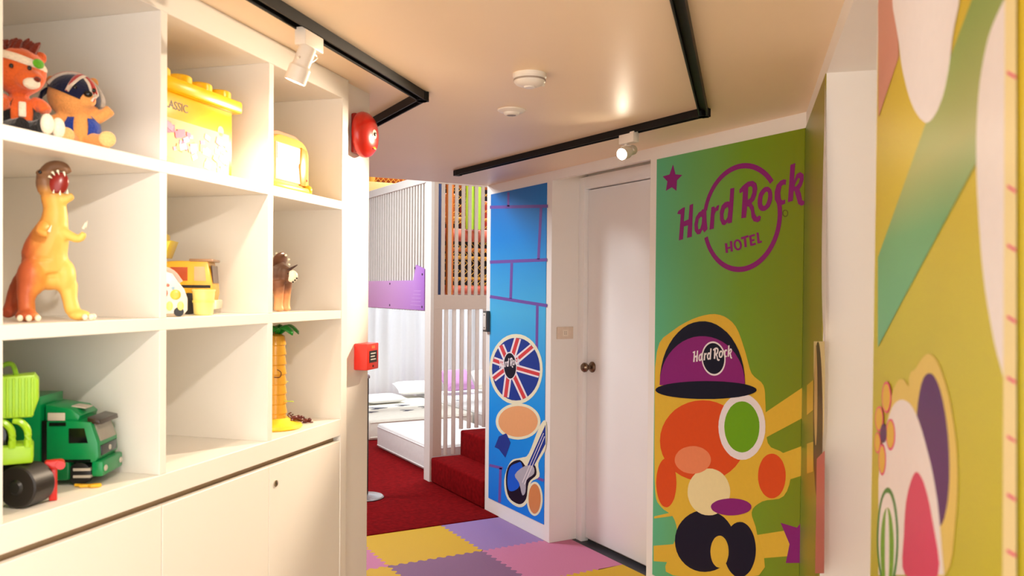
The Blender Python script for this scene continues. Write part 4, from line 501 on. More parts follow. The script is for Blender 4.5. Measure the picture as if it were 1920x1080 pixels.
LAMPW = mat('lamp_white', rgb(238, 230, 220), 0.35, vary=0.01)
GLOW = mat('lamp_glow', (1.0, 0.86, 0.66, 1), 0.4, emit=110.0)
def track_light(loc, rz, aim, label, power, size, blend, body_at=(0, 0, -0.095), radius=0.03):
    """adapter on the rail, yoke and a cylindrical head that points at aim"""
    t = thing('track_light', label, 'track light', loc, rz)
    MB().box(-0.05, 0.05, -0.017, 0.017, -0.042, 0.0, bev=0.002).box(-0.048, -0.02, -0.012, 0.012, 0.0, 0.006).build('adapter', LAMPW, t)
    R = Matrix.Rotation(-rz, 4, 'Z')
    dirv = (R @ (Vector(aim) - Vector(loc) - (Matrix.Rotation(rz, 4, 'Z') @ Vector(body_at)))).normalized()
    c = Vector(body_at)
    q = dirv.to_track_quat('Z', 'Y').to_matrix().to_4x4()
    M = Matrix.Translation(c) @ q
    MB().lathe([(0, -0.062), (radius*0.72, -0.062), (radius*0.80, -0.056), (radius*0.80, -0.008), (radius*0.84, -0.005), (radius, 0.0), (radius, 0.042), (radius*0.90, 0.042), (radius*0.86, 0.030), (0, 0.029)], 28, M=M).build('head', LAMPW, t)
    MB().lathe([(0, 0.0310), (radius*0.66, 0.0310), (radius*0.66, 0.0318), (0, 0.0335)], 24, M=M).build('lens', GLOW, t)
    side_ = dirv.cross(Vector((0, 0, 1))).normalized()
    y = MB()
    top = Vector((0.018, 0, -0.042))
    for s in (1, -1):
        y.tube([top + Vector((0, 0, -0.006)), top + side_*s*radius*0.9 + Vector((0, 0, -0.012)), c + side_*s*(radius*0.9 + 0.004) - dirv*0.02], 0.0035, 8, smooth=3)
    y.cyl(top, top + Vector((0, 0, -0.010)), 0.008)
    y.build('yoke', LAMPW, t)
    MB().cyl(c + side_*(radius + 0.002) - dirv*0.02, c + side_*(radius + 0.007) - dirv*0.02, 0.006).build('pivot', CHROME, t)
    sp = light('track_lamp', 'SPOT', (0, 0, 0), power, WARM, spot_size=size, spot_blend=blend, shadow_soft_size=0.016)
    p = Matrix.Translation(loc) @ Matrix.Rotation(rz, 4, 'Z') @ (c + dirv*0.05)
    sp.location = p; sp.rotation_euler = (Vector(aim) - p).to_track_quat('-Z', 'Y').to_euler()
    return t
track_light(S(2.055, 1.177, CZ - 0.034), R45, S(2.0, 1.50, 1.42), 'white track spotlight over the toy shelf aimed at the cubbies', 9, math.radians(104), 0.85, body_at=(-0.03, 0.01, -0.10))
track_light(Vector((2.262, 2.985, CZ - 0.034)), math.radians(93), S(1.62, 1.45, 1.40), 'lit white track spotlight in front of the door recess', 150, math.radians(56), 0.5, body_at=(-0.01, 0.02, -0.085), radius=0.028)

sd = thing('smoke_detector', 'round white smoke detector on the ceiling', 'smoke detector', (1.426, 2.444, CZ))
MB().lathe([(0, 0), (0.058, 0), (0.058, -0.012), (0.054, -0.016), (0.054, -0.028), (0.047, -0.036), (0.030, -0.042), (0.020, -0.043), (0.018, -0.047), (0.0, -0.048)], 36).build('housing', WHITEP, sd)
MB().lathe([(0.0545, -0.0185), (0.0552, -0.0185), (0.0552, -0.0245), (0.0545, -0.0245)], 36).build('vent_ring', mat('vent_grey', rgb(168, 156, 146), 0.6), sd)
MB().box(0.049, 0.060, -0.004, 0.004, -0.034, -0.004, bev=0.001).build('test_tab', WHITEP, sd)
sp_ = thing('ceiling_speaker', 'small flat round ceiling fitting behind the smoke detector', 'ceiling fitting', (1.643, 2.961, CZ))
MB().lathe([(0, 0), (0.058, 0), (0.058, -0.004), (0.050, -0.009), (0.034, -0.012), (0.030, -0.020), (0.022, -0.024), (0.020, -0.021), (0, -0.021)], 36).build('housing', WHITEP, sp_)
MB().lathe([(0, -0.0225), (0.0185, -0.0225), (0.0185, -0.0235), (0, -0.0235)], 24).build('sensor_face', mat('sensor_grey', rgb(150, 136, 122), 0.5), sp_)

# ================================================================ WALL FITTINGS
REDP = mat('signal_red', rgb(205, 38, 24), 0.28, vary=0.03, coat=0.3)
bell = thing('alarm_bell', 'round red fire alarm bell on the wall end by the shelf', 'alarm bell', S(2.765, 1.385, 2.14), R45)
FB = frame(0, 0, 0, (1, 0, 0), (0, 0, 1))            # lathe axis towards the room (-y)
MB().box(-0.05, 0.05, -0.022, 0.0, -0.072, 0.072, bev=0.006).build('bracket', mat('bell_base', rgb(150, 26, 20), 0.4), bell)
MB().lathe([(0.070, 0.020), (0.082, 0.020), (0.084, 0.030), (0.080, 0.044), (0.066, 0.058), (0.040, 0.068), (0.014, 0.071), (0, 0.071)], 40, M=FB).build('gong', REDP, bell)
MB().lathe([(0, 0.0705), (0.017, 0.0700), (0.017, 0.0720), (0, 0.0725)], 24, M=FB).build('label_disc', mat('label_cream', rgb(240, 226, 196), 0.4), bell)
MB().lathe([(0, 0.072), (0.007, 0.072), (0.006, 0.077), (0, 0.078)], 16, M=FB).build('bolt', BLACKP, bell)
MB().ell((0.012, -0.0635, -0.045), 0.014, 0.003, 0.011, M=Matrix.Rotation(math.radians(-32), 4, 'X')).build('sticker', mat('sticker_yellow', rgb(246, 190, 40), 0.4), bell)

cp = thing('fire_call_point', 'red square fire alarm call point on the wall end by the shelf', 'call point', S(2.80, 1.385, 1.321), R45)
MB().box(-0.05, 0.05, -0.054, 0.0, -0.049, 0.049, bev=0.004).build('housing', mat('call_point_red', rgb(226, 52, 40), 0.4), cp)
MB().box(-0.032, 0.032, -0.0552, -0.0535, -0.022, 0.022).build('window', BLACKP, cp)
for k in range(3): MB().box(-0.022, 0.02 - 0.008*(k % 2), -0.0562, -0.0550, 0.010 - 0.011*k, 0.0135 - 0.011*k).build('printed_line', WHITEP, cp)
MB().box(-0.014, 0.014, -0.0556, -0.0535, 0.030, 0.040).build('label_plate', mat('label_orange', rgb(244, 120, 70), 0.4), cp)
MB().cyl((0, -0.056, -0.036), (0, -0.0535, -0.036), 0.004).build('key_slot', BLACKP, cp)

sw = thing('light_switch', 'cream wall socket plate on the door recess side', 'switch', (2.797, 4.33, 1.309))
MB().box(-0.060, 0.060, -0.009, 0.0, -0.038, 0.038, bev=0.003).build('plate', mat('cream_plastic', rgb(226, 208, 188), 0.4), sw)
MB().box(-0.022, 0.022, -0.0105, -0.0085, -0.022, 0.022, bev=0.001).build('socket_insert', mat('cream_plastic_2', rgb(234, 220, 202), 0.4), sw)
for sx in (-0.006, 0.006):
    for sz in (-0.006, 0.006): MB().box(sx - 0.0016, sx + 0.0016, -0.0112, -0.0103, sz - 0.003, sz + 0.003).build('pin_hole', BLACKP, sw)

la = thing('gate_latch', 'grey metal gate latch box on the edge of the blue mural wall', 'latch', (WX, 5.17, 1.352))
MB().box(-0.030, -0.0005, -0.028, 0.030, -0.074, 0.074, bev=0.003).build('body', mat('latch_dark', rgb(92, 88, 84), 0.4, 0.3), la)
MB().box(-0.034, -0.029, -0.020, 0.022, -0.060, 0.060, bev=0.002).build('strike_plate', mat('latch_grey', rgb(222, 218, 210), 0.4), la)
for z in (-0.045, 0.045): MB().cyl((-0.036, 0, z), (-0.033, 0, z), 0.005).build('screw', BLACKP, la)

# ================================================================ PLAY ROOM
SLATP = mat('slat_paint', rgb(232, 228, 222), 0.5, vary=0.015)
rl = thing('slatted_railing', 'white slatted railing panel beside the red steps', 'railing', (2.68, 6.14, 0))
def rb(name, x0, x1, y0, y1, z0, z1, p=rl, m=SLATP, bev=0.002): return MB().box(x0 - 2.68, x1 - 2.68, y0 - 6.14, y1 - 6.14, z0, z1, bev=bev, seg=1).build(name, m, p)
BEIGE = mat('railing_beige', rgb(214, 198, 184), 0.5, vary=0.015)
rb('post', 2.670, 2.700, 6.14, 6.255, 0.006, 2.47)
rb('stile', 2.700, 2.735, 6.14, 6.158, 1.532, 2.44, m=BEIGE); rb('stile', 2.700, 2.775, 6.14, 6.158, 0.212, 1.413, m=BEIGE)
rb('top_rail', 2.700, 4.1, 6.14, 6.158, 2.44, 2.47, m=BEIGE); rb('middle_rail', 2.700, 4.1, 6.14, 6.158, 1.413, 1.532, m=BEIGE)
for k in range(21):
    x = 2.780 + 0.0606*k; rb('upper_slat', x - 0.0145, x + 0.0145, 6.142, 6.154, 1.532, 2.44, m=BEIGE, bev=0.0)
for k in range(18):
    x = 2.826 + 0.0715*k
    zb = 0.203*(int((x + 0.02 - 2.68)/0.262) + 1) + 0.008 if x < 3.7 else 0.82
    MB().cyl((x - 2.68, 0.034, min(zb, 0.83)), (x - 2.68, 0.034, 1.44), 0.0175, n=16).build('lower_slat', WHITEP, rl)
sw2 = thing('slatted_wall', 'white slatted screen with a top beam, above the play room opening', 'screen', (2.68, 6.26, 1.4))
def rs(name, x0, x1, y0, y1, z0, z1, m=SLATP, bev=0.002): return MB().box(x0 - 2.68, x1 - 2.68, y0 - 6.26, y1 - 6.26, z0 - 1.4, z1 - 1.4, bev=bev, seg=1).build(name, m, sw2)
rs('top_beam', 2.668, 2.735, 6.256, 9.5, 2.456, 2.525)
rs('backing_board', 2.712, 2.725, 6.256, 9.5, 1.395, 2.456, mat('backing_beige', rgb(136, 124, 112), 0.7))
for k in range(52):
    y = 6.292 + 0.062*k; rs('slat', 2.682, 2.712, y - 0.0155, y + 0.0155, 1.395, 2.456, bev=0.0)
rs('end_post', 2.672, 2.735, 9.42, 9.5, 0.006, 2.456)
pp = tag(MB().prism([(9.40, 1.398), (9.40, 1.652), (6.500, 1.652), (6.445, 1.782), (6.262, 1.742), (6.262, 1.402)], 2.664, 2.681, 'yz', bev=0.002).build('purple_panel', gradient_mat('purple_print', [(0.0, rgb(168, 112, 200)), (0.12, rgb(190, 136, 212)), (0.4, rgb(212, 156, 216)), (1.0, rgb(230, 164, 212))], 'Y', 6.25, 8.2, 0.4)), 'purple panel with bolts across the foot of the slatted screen', 'panel')
for (y, z) in ((6.30, 1.43), (6.30, 1.70), (6.46, 1.755), (7.05, 1.43), (7.05, 1.625), (7.75, 1.43), (7.75, 1.625)):
    MB().cyl((2.6645, y, z), (2.660, y, z), 0.009, n=12).build('bolt', mat('bolt_dark', rgb(60, 40, 70), 0.4), pp)
for k in range(5): MB().box(2.6630, 2.6642, 6.33 + 0.0*k, 6.56 - 0.02*k, 1.44 + 0.03*k, 1.444 + 0.03*k).build('printed_line', mat('print_lilac', rgb(206, 164, 222), 0.5), pp)

SHEET = mat('white_sheet', rgb(238, 238, 236), 0.85, vary=0.02, scale=25, bump=0.25, spec=0.2)
SHEET2 = mat('cream_sheet', rgb(234, 230, 216), 0.85, vary=0.03, scale=18, bump=0.25, spec=0.2)
def mattress(label, x0, x1, y0, y1, h, m, prints=()):
    t = thing('mattress', label, 'mattress', ((x0 + x1)/2, (y0 + y1)/2, 0.006))
    hx, hy = (x1 - x0)/2, (y1 - y0)/2
    MB().box(-hx, hx, -hy, hy, 0, h, bev=0.03, seg=4).build('cover', m, t)
    pg = MB()
    for z in (0.03, h - 0.03):
        pts = [(-hx, -hy + .03, z), (-hx, hy - .03, z), (-hx + .03, hy, z), (hx - .03, hy, z), (hx, hy - .03, z), (hx, -hy + .03, z), (hx - .03, -hy, z), (-hx + .03, -hy, z), (-hx, -hy + .03, z)]
        pg.tube(pts, 0.006, 6, smooth=1)
    pg.build('piping', m, t)
    for k, (px_, py_, sc) in enumerate(prints):
        L = [(px_ + sc*(0.5 + .5*math.cos(a*3))*math.cos(a), py_ + sc*0.6*math.sin(a)) for a in [2*PI*i/18 for i in range(18)]]
        MB().prism(L, h - 0.001, h + 0.0012).build('printed_mark', mat('print_grey', rgb(70, 70, 84), 0.8), t)
    return t
mattress('white mattress lying on the red carpet, nearest to the screen post', 2.795, 3.68, 6.42, 7.74, 0.238, SHEET)
mattress('cream mattress at the back in front of the white curtain', 2.83, 4.05, 8.1, 9.85, 0.215, SHEET2, [(-0.25, -0.1, 0.15), (0.1, 0.0, 0.12), (0.3, -0.25, 0.13), (-0.4, -0.35, 0.10), (0.0, -0.4, 0.1)])
mattress('white printed mattress seen through the railing slats', 4.08, 5.6, 7.0, 9.85, 0.24, SHEET, [(-0.5, -0.9, 0.07), (-0.3, -0.5, 0.07), (-0.4, 0.1, 0.06), (0.0, -0.9, 0.07), (0.1, -0.2, 0.06), (-0.6, 0.5, 0.06)])
def pillow(label, c, sx, sy, sz, rz, tilt, m):
    t = MB(); b_ = bmesh.new(); N = 14
    vs = {}
    for s in (1, -1):
        for i in range(N + 1):
            for j in range(N + 1):
                u_, v_ = 2*i/N - 1, 2*j/N - 1
                e = max(0.0, (1 - u_**4)*(1 - v_**4))
                px_ = u_*(1 - 0.08*(1 - v_*v_)*0 - 0.10*v_*v_*0) * (1 - 0.07*(1 - abs(v_)**3)) ; py_ = v_*(1 - 0.07*(1 - abs(u_)**3))
                key = (s if e > 0 else 0, i, j)
                if key not in vs: vs[key] = b_.verts.new((px_*sx, py_*sy, s*sz*e**0.5))
    g = lambda s, i, j: vs.get((s, i, j)) or vs[(0, i, j)]
    for s in (1, -1):
        for i in range(N):
            for j in range(N):
                q = [g(s, i, j), g(s, i+1, j), g(s, i+1, j+1), g(s, i, j+1)]
                b_.faces.new(q if s > 0 else q[::-1])
    t._merge(b_, Matrix.Rotation(tilt, 4, 'X'))
    o = t.build('pillow', m); o.location = c; o.rotation_euler = (0, 0, rz)
    return tag(o, label, 'pillow', 'pillows on the play room mattresses')
pillow('white printed pillow on the cream mattress by the curtain', (3.42, 9.30, 0.272), 0.26, 0.19, 0.045, 0.1, 0.02, SHEET)
pillow('white pillow leaning on the curtain, beside the railing stile', (4.00, 9.66, 0.335), 0.26, 0.17, 0.055, -0.1, 0.25, SHEET)
pillow('purple pillow seen through the railing slats', (4.50, 9.50, 0.42), 0.22, 0.17, 0.08, 0.1, 0.7, mat('lilac_cloth', rgb(206, 150, 204), 0.85, vary=0.05, bump=0.2))
pillow('cream pillow right of the purple one', (4.96, 9.50, 0.41), 0.22, 0.16, 0.08, -0.1, 0.7, SHEET2)

cu = thing('curtain', 'long white pleated curtain hanging behind the mattresses', 'curtain', (4.2, 10.08, 0.02))
b_ = bmesh.new(); NX, NZ = 320, 10
grid = [[b_.verts.new((-1.9 + 4.0*i/NX, 0.028*math.sin(i*0.46 + 0.6*math.sin(i*0.07)) + 0.012*math.sin(i*0.19 + j*0.2), 1.75*j/NZ)) for i in range(NX + 1)] for j in range(NZ + 1)]
for j in range(NZ):
    for i in range(NX): b_.faces.new((grid[j][i], grid[j][i+1], grid[j+1][i+1], grid[j+1][i]))
t_ = MB(); t_._merge(b_, None)
o = t_.build('cloth', mat('curtain_cloth', rgb(240, 241, 242), 0.9, vary=0.01, spec=0.1), cu, angle=180)
so = o.modifiers.new('thickness', 'SOLIDIFY'); so.thickness = 0.004
MB().cyl((-1.95, 0, 1.76), (2.15, 0, 1.76), 0.014).build('curtain_rail', CHROME, cu)

# climbing frame with nets
SALMON = mat('padded_salmon', rgb(206, 96, 70), 0.55, vary=0.04); ORNG = mat('padded_orange', rgb(200, 104, 34), 0.55, vary=0.05)
YPAD = mat('padded_yellow', rgb(214, 150, 40), 0.55, vary=0.05); LIME = mat('padded_lime', rgb(160, 190, 40), 0.55); DBLUE = mat('padded_navy', rgb(26, 44, 84), 0.55)
NETY = mat('net_yellow', rgb(220, 160, 50), 0.7); NETB = mat('net_dark', rgb(60, 52, 46), 0.8)
tower = thing('climbing_frame', 'padded orange climbing frame with yellow nets behind the slats', 'climbing frame', (3.9, 8.2, 1.46))
def tp(p): return (p[0] - 3.9, p[1] - 8.2, p[2] - 1.46)
def pad(name, p, q, r, m): MB().cyl(tp(p), tp(q), r, n=16).build(name, m, tower)
for z, r, m in ((1.575, 0.05, SALMON), (1.70, 0.016, YPAD), (1.93, 0.018, YPAD), (2.18, 0.07, SALMON), (2.36, 0.02, YPAD), (2.02, 0.022, ORNG), (2.75, 0.05, ORNG), (3.2, 0.06, SALMON)):
    pad('padded_beam', (2.78, 8.2, z), (6.0, 8.2, z), r, m)
for x, m, r in ((3.625, DBLUE, 0.045), (3.74, ORNG, 0.04), (3.98, LIME, 0.045), (4.08, LIME, 0.045), (4.75, ORNG, 0.06), (5.5, DBLUE, 0.06), (2.84, YPAD, 0.05)):
    pad('padded_post', (x, 8.10, 1.52 if m is not LIME else 2.24), (x, 8.10, 3.25), r, m)
for x, y in ((2.775, 8.32), (6.0, 8.32), (2.775, 9.2), (6.0, 9.2)):
    pad('leg', (x, y, 0.006), (x, y, 1.55), 0.03, DBLUE) if y > 9 else pad('leg', (x, y, 0.006), (x, y, 1.55), 0.03, DBLUE)
MB().box(2.75 - 3.9, 6.05 - 3.9, 0.85, 0.88, 0.05, 1.85).build('interior_shade_panel', mat('interior_shade', rgb(34, 24, 20), 0.9), tower)  # dark sheet standing in for the shade inside the frame
MB().box(3.0 - 3.9, 3.45 - 3.9, 0.30, 0.80, 0.45, 0.62, bev=0.03).build('foam_block', ORNG, tower)
MB().box(4.25 - 3.9, 4.7 - 3.9, 0.28, 0.75, 0.85, 1.15, bev=0.03).build('foam_block', mat('padded_red', rgb(190, 60, 40), 0.55), tower)
MB().box(3.72 - 3.9, 4.0 - 3.9, 0.20, 0.6, 0.88, 1.2, bev=0.03).build('foam_block', ORNG, tower)
nt_ = MB()
def net(x0, x1, z0, z1, y, step):
    n = int((x1 - x0 + z1 - z0)/step) + 1
    for s in (1, -1):
        for k in range(-n, n*2):
            # line x = xk + s*(z - z0)
            xk = x0 + k*step
            pts = []
            za = z0 if s > 0 else z0
            a0 = max(0.0, (x0 - xk) if s > 0 else (xk - x1)); a1 = min(z1 - z0, (x1 - xk) if s > 0 else (xk - x0))
            if a1 - a0 > 0.02: nt_.tube([tp((xk + s*a0, y, z0 + a0)), tp((xk + s*a1, y, z0 + a1))], 0.003, 4, smooth=1)
net(3.45, 5.4, 1.6, 3.1, 8.17, 0.09)
o = nt_.build('net', NETY, tower); o['kind'] = 'stuff'
MB().box(2.78 - 3.9, 3.42 - 3.9, -0.16, -0.12, 1.06, 1.215, bev=0.01).build('padded_plank', mat('padded_apricot', rgb(250, 196, 120), 0.55), tower)
nt_ = MB(); net(2.80, 3.45, 2.66, 3.15, 8.06, 0.055)
o = nt_.build('net', NETY, tower); o['kind'] = 'stuff'

# rope stanchion foot at the shelf end
sn = thing('rope_stanchion', 'dark rope stanchion with a round steel foot, half hidden by the shelf end', 'stanchion', (2.045, 5.90, 0.006))
MB().lathe([(0, 0), (0.135, 0), (0.138, 0.006), (0.130, 0.014), (0.06, 0.022), (0.025, 0.030), (0, 0.030)], 36).build('base', mat('stanchion_steel', rgb(200, 198, 198), 0.25, 0.9), sn)
MB().lathe([(0.135, -0.001), (0.1395, 0.0), (0.1395, 0.005), (0.135, 0.006)], 36).build('rubber_edge', BLACKP, sn)
MB().cyl((0, 0, 0.028), (0, 0, 0.90), 0.021).build('pole', mat('stanchion_black', rgb(40, 34, 32), 0.35), sn)
MB().lathe([(0, 0.93), (0.020, 0.925), (0.030, 0.915), (0.030, 0.900), (0.021, 0.895), (0, 0.895)], 24).build('cap', mat('stanchion_steel2', rgb(190, 186, 182), 0.25, 1.0), sn)

# ================================================================ TOYS
def toy(name, label, cat, a, b, z, deg, group='toys on the white shelf'):
    return thing(name, label, cat, S(a, b, z + 0.0005), math.radians(deg), group)
def plush(name, c): return mat('plush_' + name, c, 0.95, vary=0.08, scale=220, bump=0.5, spec=0.1, sheen=0.4)
def plast(name, c, rough=0.28): return mat('plastic_' + name, c, rough, vary=0.03, scale=30)
EYEB = plast('bead_black', rgb(14, 12, 14), 0.12)

# -- teddy bear with a striped headscarf
t = toy('teddy_bear', 'small orange teddy bear in a flag-striped headscarf and blue waistcoat, arms spread', 'soft toy', 1.535, 1.462, 1.880, 0)
FUR = plush('orange', rgb(240, 170, 98)); FUR2 = plush('light', rgb(248, 200, 134)); BLUEF = plush('blue', rgb(30, 62, 160)); REDF = plush('red', rgb(190, 48, 44)); WHF = plush('white', rgb(238, 226, 212)); NVF = plush('navy', rgb(24, 30, 64))
m = MB()
m.ell((0.0, 0, 0.052), 0.036, 0.034, 0.050).ell((-0.014, -0.004, 0.118), 0.054, 0.048, 0.050)
m.ell((0.006, -0.036, 0.110), 0.026, 0.018, 0.020)
m.tube([(0.022, -0.005, 0.070), (0.040, -0.014, 0.078), (0.062, -0.020, 0.098)], [0.013, 0.013, 0.014], 10)
m.tube([(-0.024, -0.008, 0.070), (-0.046, -0.022, 0.062), (-0.062, -0.028, 0.052)], [0.013, 0.014, 0.015], 10)
m.tube([(0.014, -0.012, 0.024), (0.034, -0.034, 0.018), (0.052, -0.052, 0.020)], [0.020, 0.019, 0.018], 10)
m.tube([(-0.016, -0.014, 0.024), (-0.026, -0.038, 0.018), (-0.030, -0.056, 0.020)], [0.020, 0.019, 0.018], 10)
m.ell((-0.056, 0.004, 0.152), 0.014, 0.009, 0.014).ell((0.026, 0.010, 0.160), 0.013, 0.009, 0.013)
m.fuse('body', FUR, t, 0.0045, 4)
for c in ((0.052, -0.062, 0.022), (-0.030, -0.066, 0.022)): MB().ell(c, 0.018, 0.008, 0.018).build('paw_pad', FUR2, t)
m = MB(); m.ell((0, 0, 0.050), 0.0440, 0.0420, 0.040); bm_ = m.bm
bmesh.ops.delete(bm_, geom=[v for v in bm_.verts if v.co.y < -0.016 and abs(v.co.x) < 0.013], context='VERTS'); m.build('waistcoat', BLUEF, t)
# headscarf: a cap on the upper head with curved stripes lying on it
hc = Vector((-0.014, -0.004, 0.118)); tiltM = Matrix.Rotation(math.radians(20), 4, 'Y') @ Matrix.Rotation(math.radians(8), 4, 'X')
m = MB(); m.ell((0, 0, 0), 0.0565, 0.0505, 0.0525, n=28, m=20)
bmesh.ops.delete(m.bm, geom=[v for v in m.bm.verts if v.co.z < -0.008], context='VERTS')
m.bm.transform(Matrix.Translation(hc) @ tiltM); m.build('headscarf', NVF, t)
def stripe_on(angle, material, rad, off, name):
    pts = []
    for k in range(11):
        th = math.radians(6 + 168*k/10)
        p = Vector((math.cos(th), 0, math.sin(th))); p = Matrix.Rotation(angle, 3, 'Z') @ p
        pts.append(Matrix.Translation(hc) @ tiltM @ Vector((p.x*(0.0565 + off), p.y*(0.0505 + off), p.z*(0.0525 + off))))
    MB().tube(pts, rad, 8, flat=0.35, smooth=2).build(name, material, t)
for ang in (15, 75, 135): stripe_on(math.radians(ang), WHF, 0.0125, -0.001, 'scarf_stripe')
for ang in (15, 75, 135): stripe_on(math.radians(ang), REDF, 0.0070, 0.0022, 'scarf_stripe')
MB().tube([hc + Vector((-0.050, 0.010, 0.018)), hc + Vector((-0.062, 0.016, 0.004)), hc + Vector((-0.070, 0.012, -0.018))], [0.006, 0.010, 0.005], 8, flat=0.5).build('scarf_tail', NVF, t)
MB().ell((0.014, -0.054, 0.120), 0.009, 0.006, 0.007).build('nose', EYEB, t)
for x in (-0.012, 0.026): MB().ell((x, -0.0520 if x < 0 else -0.0430, 0.132), 0.0042, 0.003, 0.005).build('eye', EYEB, t)

# -- orange soft toy with a tuft of hair
t = toy('plush_doll', 'orange soft toy with reddish tuft and dark waistcoat at the left shelf edge', 'soft toy', 1.378, 1.470, 1.880, 0)
ORF = plush('deep_orange', rgb(226, 104, 48)); BRF = plush('redbrown', rgb(112, 40, 24)); BKF = plush('black', rgb(20, 18, 22)); CRF = plush('cream', rgb(238, 224, 204)); GRF = plush('green', rgb(96, 176, 40))
m = MB()
m.ell((0.0, 0.006, 0.048), 0.038, 0.034, 0.046).ell((0.0, 0, 0.140), 0.052, 0.046, 0.050)
m.tube([(-0.026, -0.010, 0.078), (-0.034, -0.032, 0.068), (-0.022, -0.044, 0.060)], [0.014, 0.014, 0.015], 10)
m.tube([(0.026, -0.008, 0.078), (0.042, -0.020, 0.070), (0.050, -0.026, 0.056)], [0.013, 0.013, 0.014], 10)
m.ell((0.020, -0.036, 0.118), 0.028, 0.018, 0.020)
m.ell((-0.040, 0.012, 0.180), 0.016, 0.010, 0.016).ell((0.038, 0.014, 0.178), 0.014, 0.010, 0.014)
m.fuse('body', ORF, t, 0.0045, 4)
m = MB()
for k in range(16):
    a_ = random.uniform(-0.034, 0.034); b2 = random.uniform(-0.016, 0.020)
    m.tube([(a_, b2, 0.182 - abs(a_)*0.35), (a_*1.15 + 0.004, b2, 0.198 - abs(a_)*0.25), (a_*1.25 + 0.012, b2, 0.208 - abs(a_)*0.25 + random.uniform(-.004, .005))], [0.010, 0.008, 0.002], 7, smooth=2)
m.build('hair_tuft', BRF, t)
MB().lathe([(0.0515, 0.006), (0.0545, 0.002), (0.0545, -0.006), (0.0515, -0.010)], 32, M=Matrix.Translation((0, 0, 0.160)) @ Matrix.Rotation(math.radians(14), 4, 'Y') @ Matrix.Diagonal((0.98, 0.90, 1, 1))).build('headband', CRF, t)
MB().ell((0.036, -0.036, 0.153), 0.013, 0.006, 0.010, M=Matrix.Rotation(math.radians(40), 4, 'Z')).build('headband_patch', GRF, t)
MB().ell((0.024, -0.050, 0.108), 0.016, 0.009, 0.012).build('muzzle', CRF, t)
MB().ell((0.034, -0.055, 0.116), 0.007, 0.005, 0.006).build('nose', BRF, t)
for x in (-0.012, 0.020): MB().ell((x, -0.046, 0.140), 0.0042, 0.003, 0.005).build('eye', EYEB, t)
m = MB(); m.ell((0, 0.006, 0.050), 0.0415, 0.0375, 0.040)
bmesh.ops.delete(m.bm, geom=[v for v in m.bm.verts if v.co.y < -0.014 and -0.004 < v.co.x < 0.022], context='VERTS'); m.build('waistcoat', BKF, t)
MB().box(0.000, 0.014, -0.036, -0.030, 0.040, 0.072, bev=0.003).build('shirt_front', CRF, t)
m = MB(); m.tube([(0.012, -0.012, 0.020), (0.030, -0.036, 0.018), (0.044, -0.050, 0.022)], [0.018, 0.016, 0.016], 10); m.tube([(-0.014, -0.012, 0.020), (-0.004, -0.040, 0.018), (0.008, -0.056, 0.020)], [0.018, 0.016, 0.016], 10)
m.build('trouser_leg', BKF, t)
for c in ((0.052, -0.057, 0.026), (0.072, -0.044, 0.022)): MB().ell(c, 0.013, 0.010, 0.022).build('shoe_sole', CRF, t)

# -- brick tub
t = toy('brick_tub', 'yellow tub of toy building bricks with studded lid and colourful print', 'toy tub', 1.905, 1.500, 1.880, 45, )
YB = plast('tub_yellow', rgb(240, 184, 16)); YB2 = plast('tub_lid', rgb(244, 196, 8))
MB().prism([(-0.150, -0.072), (-0.150, 0.095), (0.150, 0.095), (0.150, -0.072), (0.142, -0.080), (-0.142, -0.080)], 0.0, 0.196, bev=0.004).build('tub', YB, t)
lid = MB().box(-0.172, 0.172, -0.098, 0.108, 0.192, 0.228, bev=0.008).build('lid', YB2, t)
for ix in range(4):
    for iy in range(2):
        MB().lathe([(0, 0.252), (0.028, 0.252), (0.032, 0.248), (0.032, 0.226), (0, 0.226)], 24, M=Matrix.Translation((-0.129 + 0.086*ix, -0.048 + 0.104*iy, 0))).build('stud', YB2, lid)
LB = frame(0, -0.0806, 0, (1, 0, 0), (0, 0, 1))
pr = MB().box(-0.140, 0.128, -0.0812, -0.0795, 0.010, 0.125).build('print_panel', mat('print_pale', rgb(216, 172, 104), 0.45), t)
cols_ = [rgb(226, 60, 120), rgb(210, 66, 50), rgb(236, 150, 60), rgb(246, 206, 60), rgb(120, 170, 70), rgb(244, 240, 226), rgb(90, 130, 190), rgb(214, 120, 170), rgb(236, 120, 90)]
rnd = random.Random(3)
for k in range(46):
    x = rnd.uniform(-0.135, 0.118); z = rnd.uniform(0.014, 0.112); s_ = rnd.uniform(0.008, 0.016)
    ci = rnd.choice([0, 7, 0, 8]) if z > 0.08 else rnd.randrange(9)
    MB().box(-s_, s_, -0.0005, 0.0005, -s_*0.6, s_*0.6, M=Matrix.Translation((x, -0.0815 - 0.00002*k, z)) @ Matrix.Rotation(rnd.uniform(-.5, .5), 4, 'Y')).build('printed_brick', mat('print_%d' % ci, cols_[ci], 0.4), pr)
text_mesh('letters', 'CLASSIC', 0.030, 0.0008, mat('print_ink', rgb(70, 56, 24), 0.5), t, frame(-0.105, -0.0806, 0.150, (1, 0, 0), (0, 0, 1)), 'CENTER')
MB().lathe([(0, 0), (0.014, 0), (0.014, 0.0012), (0, 0.0012)], 20, M=frame(0.090, -0.080, 0.130, (1, 0, 0), (0, 0, 1))).build('printed_disc', mat('print_pale', rgb(216, 172, 104), 0.45), t)

